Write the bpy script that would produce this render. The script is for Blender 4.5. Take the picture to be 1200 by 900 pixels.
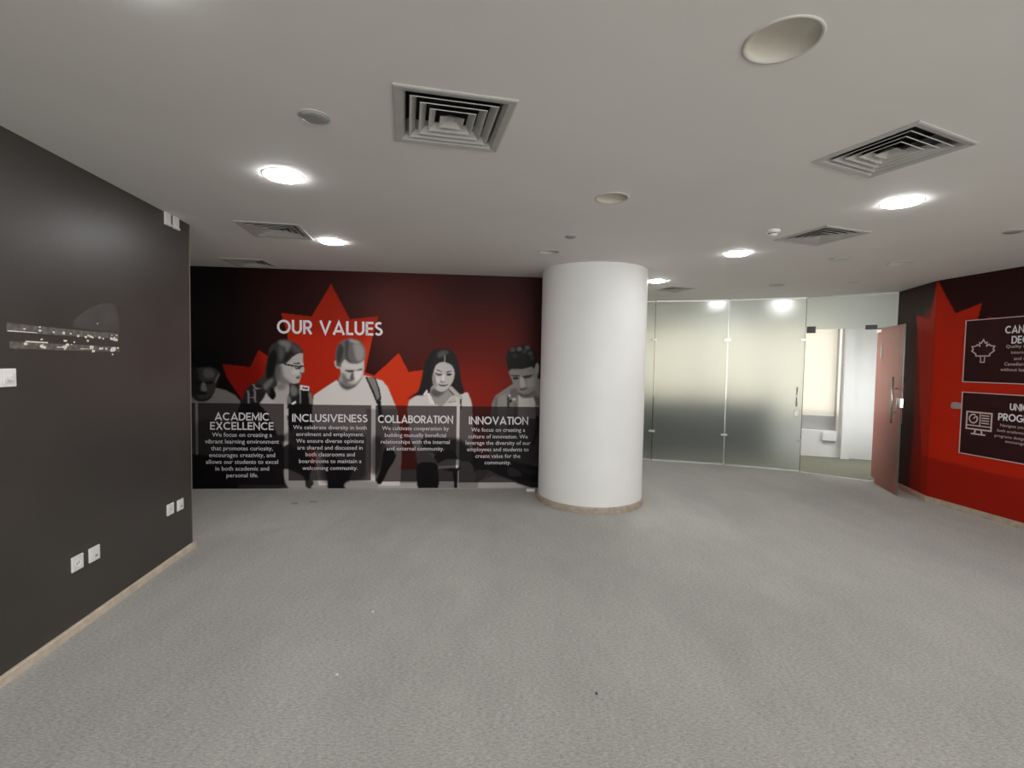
import bpy, bmesh, math, random
import numpy as np
from mathutils import Matrix, Vector
from mathutils.geometry import tessellate_polygon

for _o in list(bpy.data.objects):
    bpy.data.objects.remove(_o)
SC = bpy.context.scene
COL = SC.collection
rnd = random.Random(7)

# ------------------------------------------------------------------ camera
CAMH = 1.61
PITCH, ROLL = 0.0429, 0.0181
cd = bpy.data.cameras.new('camera')
cd.sensor_width = 36.0
cd.lens = 571 / 1200 * 36
cd.clip_start = 0.05
cam = bpy.data.objects.new('camera', cd)
F = Vector((0, math.cos(PITCH), -math.sin(PITCH)))
R0 = Vector((1, 0, 0))
U0 = R0.cross(F)
RR = R0 * math.cos(ROLL) + U0 * math.sin(ROLL)
UU = -R0 * math.sin(ROLL) + U0 * math.cos(ROLL)
cam.matrix_world = Matrix(((RR.x, UU.x, -F.x, 0), (RR.y, UU.y, -F.y, 0), (RR.z, UU.z, -F.z, CAMH), (0, 0, 0, 1)))
COL.objects.link(cam)
SC.camera = cam

# ------------------------------------------------------------------ world, light, exposure
w = bpy.data.worlds.new('world')
SC.world = w
w.use_nodes = True
w.node_tree.nodes['Background'].inputs[0].default_value = (0.8, 0.9, 1.0, 1)
w.node_tree.nodes['Background'].inputs[1].default_value = 0.3
SC.view_settings.view_transform = 'Standard'
SC.view_settings.look = 'None'
SC.view_settings.gamma = 1
SC.view_settings.use_curve_mapping = False
SC.view_settings.exposure = 0.04
SC.cycles.use_denoising = True
SC.cycles.max_bounces = 10
SC.cycles.transmission_bounces = 8
SC.cycles.sample_clamp_indirect = 6
LAMP = 101.0          # radiance of a lit ceiling lamp
DAY = 72.0          # watts of the daylight windows behind the camera
BLIND = 17.0         # watts of daylight behind the corridor blinds


def area(name, loc, look, sx, sy, watts, col=(1, 1, 1)):
    l = bpy.data.lights.new(name, 'AREA')
    l.shape = 'RECTANGLE'
    l.size, l.size_y, l.energy, l.color = sx, sy, watts, col
    o = bpy.data.objects.new(name, l)
    o.location = loc
    o.rotation_euler = Vector(look).to_track_quat('-Z', 'Y').to_euler()
    COL.objects.link(o)
    return o


for wx in (-0.1, 2.6, 5.2):
    area('window_daylight', (wx, -3.93, 1.65), (0, 1, 0.0), 2.2, 1.7, DAY, (0.98, 0.99, 1.0))

area('corridor_daylight', (6.16, 7.70, 1.15), (-0.66, 0.75, 0), 0.9, 1.5, 13.0, (0.93, 0.97, 1.0))  # added fill lamp for the white corridor wall, no window here

# ------------------------------------------------------------------ plan of the room (metres)
H = 2.7
LA, LB = Vector((-2.68, 4.056)), Vector((-1.65, -4.05))      # left dark wall, near face
MW0, MW1 = Vector((-3.87, 5.87)), Vector((0.355, 6.23))          # mural wall
GS, G0, GA, GB, GC = (Vector(v) for v in ((1.25, 8.62), (2.40, 8.25), (3.50, 7.95), (4.50, 7.52), (5.38, 6.85)))
HINGE, LEAF = Vector((5.20, 6.97)), Vector((4.93, 6.15))
A1, A2 = Vector((5.38, 6.85)), Vector((5.13, 5.95))
BD = (Vector((5.25, 4.98)) - A2).normalized()
B2 = A2 + BD * 10.05
CA = Vector((5.45, 8.95))
CDIR = (Vector((6.42, 8.61)) - CA).normalized()
COLC, COLR = Vector((0.951, 5.81)), 0.612


# ------------------------------------------------------------------ materials
def node_mat(name, col, rough=0.5, metal=0.0, noise=0.0, scale=20.0, bump=0.0, bscale=200.0, emit=None, estr=1.0,
             trans=0.0, ior=1.45, spec=0.5, coat=0.0, stretch=(1, 1, 1)):
    m = bpy.data.materials.new(name)
    m.use_nodes = True
    nt = m.node_tree
    b = nt.nodes['Principled BSDF']
    c = (col[0], col[1], col[2], 1)
    b.inputs['Base Color'].default_value = c
    b.inputs['Roughness'].default_value = rough
    b.inputs['Metallic'].default_value = metal
    b.inputs['IOR'].default_value = ior
    b.inputs['Transmission Weight'].default_value = trans
    b.inputs['Specular IOR Level'].default_value = spec
    b.inputs['Coat Weight'].default_value = coat
    if emit:
        b.inputs['Emission Color'].default_value = (*emit, 1)
        b.inputs['Emission Strength'].default_value = estr
    tc = nt.nodes.new('ShaderNodeTexCoord')
    mp = nt.nodes.new('ShaderNodeMapping')
    mp.inputs['Scale'].default_value = stretch
    nt.links.new(tc.outputs['Object'], mp.inputs['Vector'])
    if noise > 0:
        n = nt.nodes.new('ShaderNodeTexNoise')
        n.inputs['Scale'].default_value = scale
        n.inputs['Detail'].default_value = 4
        r = nt.nodes.new('ShaderNodeMapRange')
        r.inputs['From Min'].default_value = 0.3
        r.inputs['From Max'].default_value = 0.7
        r.inputs['To Min'].default_value = 1 - noise
        r.inputs['To Max'].default_value = 1 + noise
        v = nt.nodes.new('ShaderNodeVectorMath')
        v.operation = 'SCALE'
        v.inputs[0].default_value = col[:3]
        nt.links.new(mp.outputs[0], n.inputs['Vector'])
        nt.links.new(n.outputs['Fac'], r.inputs['Value'])
        nt.links.new(r.outputs[0], v.inputs['Scale'])
        nt.links.new(v.outputs[0], b.inputs['Base Color'])
    if bump > 0:
        n2 = nt.nodes.new('ShaderNodeTexNoise')
        n2.inputs['Scale'].default_value = bscale
        n2.inputs['Detail'].default_value = 3
        bp = nt.nodes.new('ShaderNodeBump')
        bp.inputs['Strength'].default_value = bump
        bp.inputs['Distance'].default_value = 0.004
        nt.links.new(mp.outputs[0], n2.inputs['Vector'])
        nt.links.new(n2.outputs['Fac'], bp.inputs['Height'])
        nt.links.new(bp.outputs[0], b.inputs['Normal'])
    return m


def carpet_mat(name, c1, c2, worn):
    m = bpy.data.materials.new(name)
    m.use_nodes = True
    nt = m.node_tree
    N, L = nt.nodes.new, nt.links.new
    b = nt.nodes['Principled BSDF']
    b.inputs['Roughness'].default_value = 0.85
    b.inputs['Specular IOR Level'].default_value = 0.3
    b.inputs['Sheen Weight'].default_value = 0.15
    tc = N('ShaderNodeTexCoord')

    def noise(scale, stretch, detail=4.0, rough=0.6, rot=0.0):
        mp = N('ShaderNodeMapping')
        mp.inputs['Scale'].default_value = stretch
        mp.inputs['Rotation'].default_value = (0, 0, rot)
        n = N('ShaderNodeTexNoise')
        n.inputs['Scale'].default_value = scale
        n.inputs['Detail'].default_value = detail
        n.inputs['Roughness'].default_value = rough
        L(tc.outputs['Object'], mp.inputs[0])
        L(mp.outputs[0], n.inputs['Vector'])
        return n.outputs['Fac']
    fine = noise(80, (0.55, 1.5, 1), 4, 0.7, 0.05)
    tuft = noise(210, (0.7, 1.3, 1), 2, 0.6)
    big = noise(0.9, (1, 0.45, 1), 3, 0.6, -0.3)
    mid = noise(5.0, (1, 0.5, 1), 4, 0.7)
    a1 = N('ShaderNodeMath'); a1.operation = 'MULTIPLY_ADD'
    L(tuft, a1.inputs[0]); a1.inputs[1].default_value = 0.5
    L(fine, a1.inputs[2])
    r = N('ShaderNodeMapRange')
    r.inputs['From Min'].default_value = 0.56
    r.inputs['From Max'].default_value = 0.94
    L(a1.outputs[0], r.inputs['Value'])
    mx = N('ShaderNodeMix'); mx.data_type = 'RGBA'
    mx.inputs['A'].default_value = (*c1, 1)
    mx.inputs['B'].default_value = (*c2, 1)
    L(r.outputs[0], mx.inputs['Factor'])
    r2 = N('ShaderNodeMapRange')
    r2.inputs['From Min'].default_value = 0.35
    r2.inputs['From Max'].default_value = 0.65
    r2.inputs['To Min'].default_value = 1 - worn
    r2.inputs['To Max'].default_value = 1 + worn
    L(big, r2.inputs['Value'])
    r3 = N('ShaderNodeMapRange')
    r3.inputs['From Min'].default_value = 0.3
    r3.inputs['From Max'].default_value = 0.7
    r3.inputs['To Min'].default_value = 0.95
    r3.inputs['To Max'].default_value = 1.05
    L(mid, r3.inputs['Value'])
    mm = N('ShaderNodeMath'); mm.operation = 'MULTIPLY'
    L(r2.outputs[0], mm.inputs[0]); L(r3.outputs[0], mm.inputs[1])
    v = N('ShaderNodeVectorMath'); v.operation = 'SCALE'
    L(mx.outputs['Result'], v.inputs[0]); L(mm.outputs[0], v.inputs['Scale'])
    L(v.outputs[0], b.inputs['Base Color'])
    bp = N('ShaderNodeBump'); bp.inputs['Strength'].default_value = 0.5
    bp.inputs['Distance'].default_value = 0.004
    L(a1.outputs[0], bp.inputs['Height'])
    L(bp.outputs[0], b.inputs['Normal'])
    return m


def print_mat(name, rough=0.5):
    m = bpy.data.materials.new(name)
    m.use_nodes = True
    nt = m.node_tree
    b = nt.nodes['Principled BSDF']
    at = nt.nodes.new('ShaderNodeAttribute')
    at.attribute_name = 'ink'
    nt.links.new(at.outputs['Color'], b.inputs['Base Color'])
    b.inputs['Roughness'].default_value = rough
    b.inputs['Specular IOR Level'].default_value = 0.10
    return m


def blind_mat():
    m = bpy.data.materials.new('blind_fabric')
    m.use_nodes = True
    nt = m.node_tree
    out = nt.nodes['Material Output']
    nt.nodes.remove(nt.nodes['Principled BSDF'])
    d = nt.nodes.new('ShaderNodeBsdfDiffuse'); d.inputs[0].default_value = (0.8, 0.78, 0.73, 1)
    t = nt.nodes.new('ShaderNodeBsdfTranslucent'); t.inputs[0].default_value = (0.85, 0.825, 0.765, 1)
    x = nt.nodes.new('ShaderNodeMixShader'); x.inputs[0].default_value = 0.45
    nt.links.new(d.outputs[0], x.inputs[1]); nt.links.new(t.outputs[0], x.inputs[2])
    nt.links.new(x.outputs[0], out.inputs[0])
    return m


MT = dict(
    ceiling=node_mat('ceiling_paint', (0.77, 0.75, 0.715), 0.7, noise=0.02, scale=1.5, bump=0.08, bscale=60),
    dark=node_mat('dark_wall_paint', (0.052, 0.045, 0.040), 0.39, noise=0.10, scale=2.2, bump=0.12, bscale=35, spec=0.55),
    white=node_mat('white_wall_paint', (0.80, 0.79, 0.76), 0.55, noise=0.02, scale=3, bump=0.05, bscale=80),
    column=node_mat('column_paint', (0.84, 0.835, 0.81), 0.5, noise=0.015, scale=3, bump=0.05, bscale=90),
    base=node_mat('beige_baseboard', (0.62, 0.53, 0.42), 0.5, noise=0.12, scale=14),
    stone=node_mat('tan_skirting', (0.42, 0.35, 0.27), 0.55, noise=0.15, scale=18),
    carpet=carpet_mat('grey_carpet', (0.27, 0.265, 0.242), (0.52, 0.505, 0.47), 0.09),
    carpet2=carpet_mat('olive_carpet', (0.13, 0.13, 0.09), (0.26, 0.25, 0.18), 0.05),
    mural=print_mat('mural_vinyl', 0.45),
    ink=node_mat('white_ink', (0.80, 0.76, 0.78), 0.5),
    inkdim=node_mat('pale_grey_ink', (0.78, 0.74, 0.77), 0.5),
    inkpink=node_mat('pale_pink_ink', (0.62, 0.48, 0.45), 0.5),
    poster=node_mat('maroon_panel_print', (0.034, 0.009, 0.010), 0.5, noise=0.25, scale=1.5, spec=0.12),
    frost=node_mat('frosted_glass', (0.79, 0.83, 0.81), 0.55, trans=1.0, ior=1.35),
    frost2=node_mat('frosted_door_glass', (0.82, 0.30, 0.25), 0.34, trans=1.0, ior=1.42),
    edge=node_mat('green_glass_edge', (0.06, 0.10, 0.085), 0.15),
    alu=node_mat('brushed_aluminium', (0.75, 0.75, 0.72), 0.3, metal=1.0),
    chrome=node_mat('chrome', (0.85, 0.85, 0.83), 0.12, metal=1.0),
    darkmetal=node_mat('dark_patch_metal', (0.10, 0.10, 0.10), 0.35, metal=0.8),
    plastic=node_mat('white_plastic', (0.82, 0.80, 0.77), 0.35),
    hole=node_mat('socket_hole', (0.05, 0.05, 0.05), 0.6),
    vane=node_mat('diffuser_metal', (0.50, 0.49, 0.46), 0.45, noise=0.08, scale=9),
    vframe=node_mat('diffuser_frame_metal', (0.46, 0.45, 0.425), 0.45, noise=0.06, scale=9),
    duct=node_mat('duct_black', (0.012, 0.012, 0.016), 0.8),
    ring=node_mat('lamp_trim', (0.80, 0.78, 0.75), 0.4),
    lens=node_mat('lit_lamp_lens', (0.9, 0.9, 0.9), 0.4, emit=(0.985, 0.985, 1.0), estr=LAMP),
    dish=node_mat('unlit_lamp_dish', (0.62, 0.59, 0.50), 0.3),
    ceilring=node_mat('ceiling_coloured_trim', (0.58, 0.56, 0.51), 0.6),
    grey=node_mat('grey_sensor_plastic', (0.30, 0.30, 0.28), 0.5),
    bead=node_mat('corner_bead', (0.20, 0.16, 0.12), 0.6),
    haze=node_mat('dull_rubbed_paint', (0.070, 0.063, 0.058), 0.52, noise=0.15, scale=9),
    vback=node_mat('unpainted_vane_back', (0.03, 0.03, 0.032), 0.6),  # vane backs coloured dark to stand in for shade inside the duct
    speck=node_mat('plaster_scar', (0.75, 0.70, 0.60), 0.7, noise=0.2, scale=60),
    film=node_mat('glue_residue', (0.125, 0.113, 0.10), 0.6, noise=0.45, scale=38),
    blind=blind_mat(),
    shade=node_mat('grey_window_recess', (0.42, 0.41, 0.41), 0.6),
    cabinet=node_mat('dark_grey_laminate', (0.10, 0.105, 0.10), 0.5),
    scrap=node_mat('white_scrap', (0.75, 0.72, 0.68), 0.6),
    tape=node_mat('grey_tape', (0.32, 0.27, 0.26), 0.6),
)


# ------------------------------------------------------------------ mesh helpers
def link(name, verts, faces, mat, parent=None, smooth=False, kind=None):
    me = bpy.data.meshes.new(name)
    me.from_pydata([tuple(v) for v in verts], [], faces)
    me.update()
    if smooth:
        for p in me.polygons:
            p.use_smooth = True
    if mat:
        me.materials.append(mat)
    o = bpy.data.objects.new(name, me)
    COL.objects.link(o)
    if parent:
        o.parent = parent
    if kind:
        o['kind'] = kind
    return o


class MB:
    def __init__(s):
        s.v, s.f = [], []

    def add(s, vs, fs):
        n = len(s.v)
        s.v += [tuple(v) for v in vs]
        s.f += [tuple(i + n for i in f) for f in fs]
        return s

    def box(s, x0, x1, y0, y1, z0, z1, bev=0.0):
        if bev <= 0:
            vs = [(x, y, z) for z in (z0, z1) for x, y in ((x0, y0), (x1, y0), (x1, y1), (x0, y1))]
            return s.add(vs, [(3, 2, 1, 0), (4, 5, 6, 7), (0, 1, 5, 4), (1, 2, 6, 5), (2, 3, 7, 6), (3, 0, 4, 7)])
        bm = bmesh.new()
        bmesh.ops.create_cube(bm, size=1)
        for v in bm.verts:
            v.co = Vector(((x0 + x1) / 2 + v.co.x * (x1 - x0), (y0 + y1) / 2 + v.co.y * (y1 - y0), (z0 + z1) / 2 + v.co.z * (z1 - z0)))
        bmesh.ops.bevel(bm, geom=bm.edges[:] , offset=bev, segments=2, affect='EDGES', profile=0.5)
        bm.verts.index_update()
        s.add([v.co for v in bm.verts], [tuple(v.index for v in f.verts) for f in bm.faces])
        bm.free()
        return s

    def prism(s, pts, z0, z1):
        n = len(pts)
        vs = [(p[0], p[1], z0) for p in pts] + [(p[0], p[1], z1) for p in pts]
        return s.add(vs, [tuple(range(n))[::-1], tuple(range(n, 2 * n))] + [(i, (i + 1) % n, (i + 1) % n + n, i + n) for i in range(n)])

    def lathe(s, prof, n=40, c=(0, 0, 0)):
        vs, fs = [], []
        for r, z in prof:
            for k in range(n):
                a = 2 * math.pi * k / n
                vs.append((c[0] + r * math.cos(a), c[1] + r * math.sin(a), c[2] + z))
        for i in range(len(prof) - 1):
            for k in range(n):
                k2 = (k + 1) % n
                fs.append((i * n + k, i * n + k2, (i + 1) * n + k2, (i + 1) * n + k))
        return s.add(vs, fs)

    def tube(s, a, b, r, n=14):
        a, b = Vector(a), Vector(b)
        q = (b - a).to_track_quat('Z', 'Y')
        vs = []
        for p in (a, b):
            for k in range(n):
                t = 2 * math.pi * k / n
                vs.append(p + q @ Vector((r * math.cos(t), r * math.sin(t), 0)))
        fs = [tuple(range(n))[::-1], tuple(range(n, 2 * n))] + [(k, (k + 1) % n, (k + 1) % n + n, k + n) for k in range(n)]
        return s.add(vs, fs)

    def out(s, name, mat, parent=None, smooth=False, kind=None):
        return link(name, s.v, s.f, mat, parent, smooth, kind)


def empty(name, loc=(0, 0, 0), rotz=0.0):
    o = bpy.data.objects.new(name, None)
    o.empty_display_size = 0.1
    o.location = loc
    o.rotation_euler = (0, 0, rotz)
    COL.objects.link(o)
    return o


def tag(o, label, cat, group=None):
    o['label'] = label
    o['category'] = cat
    if group:
        o['group'] = group
    return o


def copy_tree(o, parent=None):
    c = o.copy()
    COL.objects.link(c)
    if parent:
        c.parent = parent
    for ch in list(o.children):
        copy_tree(ch, c)
    return c


def slab(name, a, b, th, z0, z1, mat, side=1, parent=None, kind='structure'):
    """a straight wall whose visible face runs a->b; thickness goes to the left (side=1) or right"""
    a, b = Vector(a), Vector(b)
    d = (b - a).normalized()
    n = Vector((-d.y, d.x)) * side * th
    return MB().prism([a, b, b + n, a + n], z0, z1).out(name, mat, parent, kind=kind)


def frame_on(name, a, b, s=0.0, z=0.0, off=0.0, flip=False):
    """an empty on a wall a->b: local x runs along the wall, local -y sticks out of the wall, z up"""
    d = (b - a).normalized()
    n = Vector((d.y, -d.x)) * (-1 if flip else 1)
    p = a + d * s + n * off
    o = empty(name, (p.x, p.y, z), math.atan2(d.y, d.x))
    return o


# ------------------------------------------------------------------ structure: floor, ceiling, walls
ROOM = [(-5.3, -4.05), B2, A2, A1, GC, GB, GA, G0, GS, (-5.3, 9.2)]
fl = MB().prism([(-5.4, -4.2), (6.6, -4.2), (6.6, 5.0), (5.42, 6.90), (5.33, 6.90), GB + Vector((0.0, 0.02)), GA + Vector((0, .02)), G0 + Vector((0, .02)), GS + Vector((0, .02)), (-5.4, 9.1)], -0.06, 0.0).out('floor', MT['carpet'], kind='structure')
c_l = CA - CDIR * 5.2
c_r = CA + CDIR * 1.75
MB().prism([GS + Vector((-.1, .03)), G0 + Vector((0, .03)), GA + Vector((0, .03)), GB + Vector((0, .03)), GC + Vector((0, .03)), (5.6, 6.8), (7.4, 8.2), c_r + Vector((.1, .3)), c_l + Vector((0, .3))], -0.06, 0.001).out('floor', MT['carpet2'], kind='structure')

# square air diffusers and recessed lamps need holes in the ceiling
DIFF = [(-0.297, 2.262, 12.4, 0.255), (1.880, 2.495, 24.0, 0.245), (-2.03, 4.19, 9.0, 0.245), (2.52, 4.06, 19.0, 0.245), (-3.02, 5.63, 5.0, 0.235), (2.28, 6.98, 20.0, 0.20)]
UNLIT = [(0.882, 1.674, 0.118), (0.631, 3.235, 0.105), (0.334, 4.798, 0.10), (3.926, 5.007, 0.105), (3.46, 6.47, 0.09)]
LIT = [(-1.385, 2.952), (-1.684, 4.544), (2.513, 3.216), (2.139, 4.727), (1.84, 6.33), (-1.10, 1.37)]
LITOUT = [(1.2, -1.2), (-0.9, -2.6), (4.9, 1.6), (3.0, -2.6), (-4.3, 2.9)]
loops = [[(-5.5, -4.3), (7.6, -4.3), (7.6, 10.9), (-5.5, 10.9)]]
for x, y, a, hw in DIFF:
    t = math.radians(a)
    h = hw - 0.035
    loops.append([(x + h * (u * math.cos(t) - v * math.sin(t)), y + h * (u * math.sin(t) + v * math.cos(t))) for u, v in ((-1, -1), (-1, 1), (1, 1), (1, -1))])
for x, y, r in UNLIT:
    loops.append([(x + (r - .006) * math.cos(-k * math.pi / 12), y + (r - .006) * math.sin(-k * math.pi / 12)) for k in range(24)])
tris = tessellate_polygon([[Vector((p[0], p[1], 0)) for p in L] for L in loops])
flat = [p for L in loops for p in L]
cv = [(p[0], p[1], H) for p in flat]
cf = [tuple(t) for t in tris]
mb = MB().add(cv, cf)
i0 = len(loops[0])
for L in loops[1:]:
    n = len(L)
    mb.add([(p[0], p[1], H) for p in L] + [(p[0], p[1], H + .10) for p in L], [(k, (k + 1) % n, (k + 1) % n + n, k + n) for k in range(n)])
mb.box(-5.5, 7.6, -4.3, 10.9, H + .101, H + .25)
ceil = mb.out('ceiling', MT['ceiling'], kind='structure')
# make sure the ceiling sheet faces down
bm = bmesh.new(); bm.from_mesh(ceil.data)
for f_ in bm.faces:
    if abs(f_.calc_center_median().z - H) < 1e-4 and f_.normal.z > 0:
        f_.normal_flip()
bm.to_mesh(ceil.data); bm.free()

slab('wall_left', LA, LB, 0.22, 0, H, MT['dark'], side=-1)
MD = (MW1 - MW0).normalized()
slab('wall_back', MW0 - MD * 1.45, MW0 + MD * 5.24, 0.15, 0, H, MT['white'])
slab('wall_far_left', (-5.3, 9.0), (-5.3, -4.05), 0.15, 0, H, MT['white'], side=-1)
slab('wall_rear', (-5.3, -4.05), (6.6, -4.05), 0.15, 0, H, MT['white'], side=-1)
slab('wall_passage', (1.25, 6.32), (1.25, 8.62), 0.12, 0, H, MT['white'], side=1)
slab('wall_right', A2, B2, 0.15, 0, H, MT['white'], side=1)
slab('wall_right_return', A1, A2, 0.15, 0, H, MT['white'], side=1)
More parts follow.
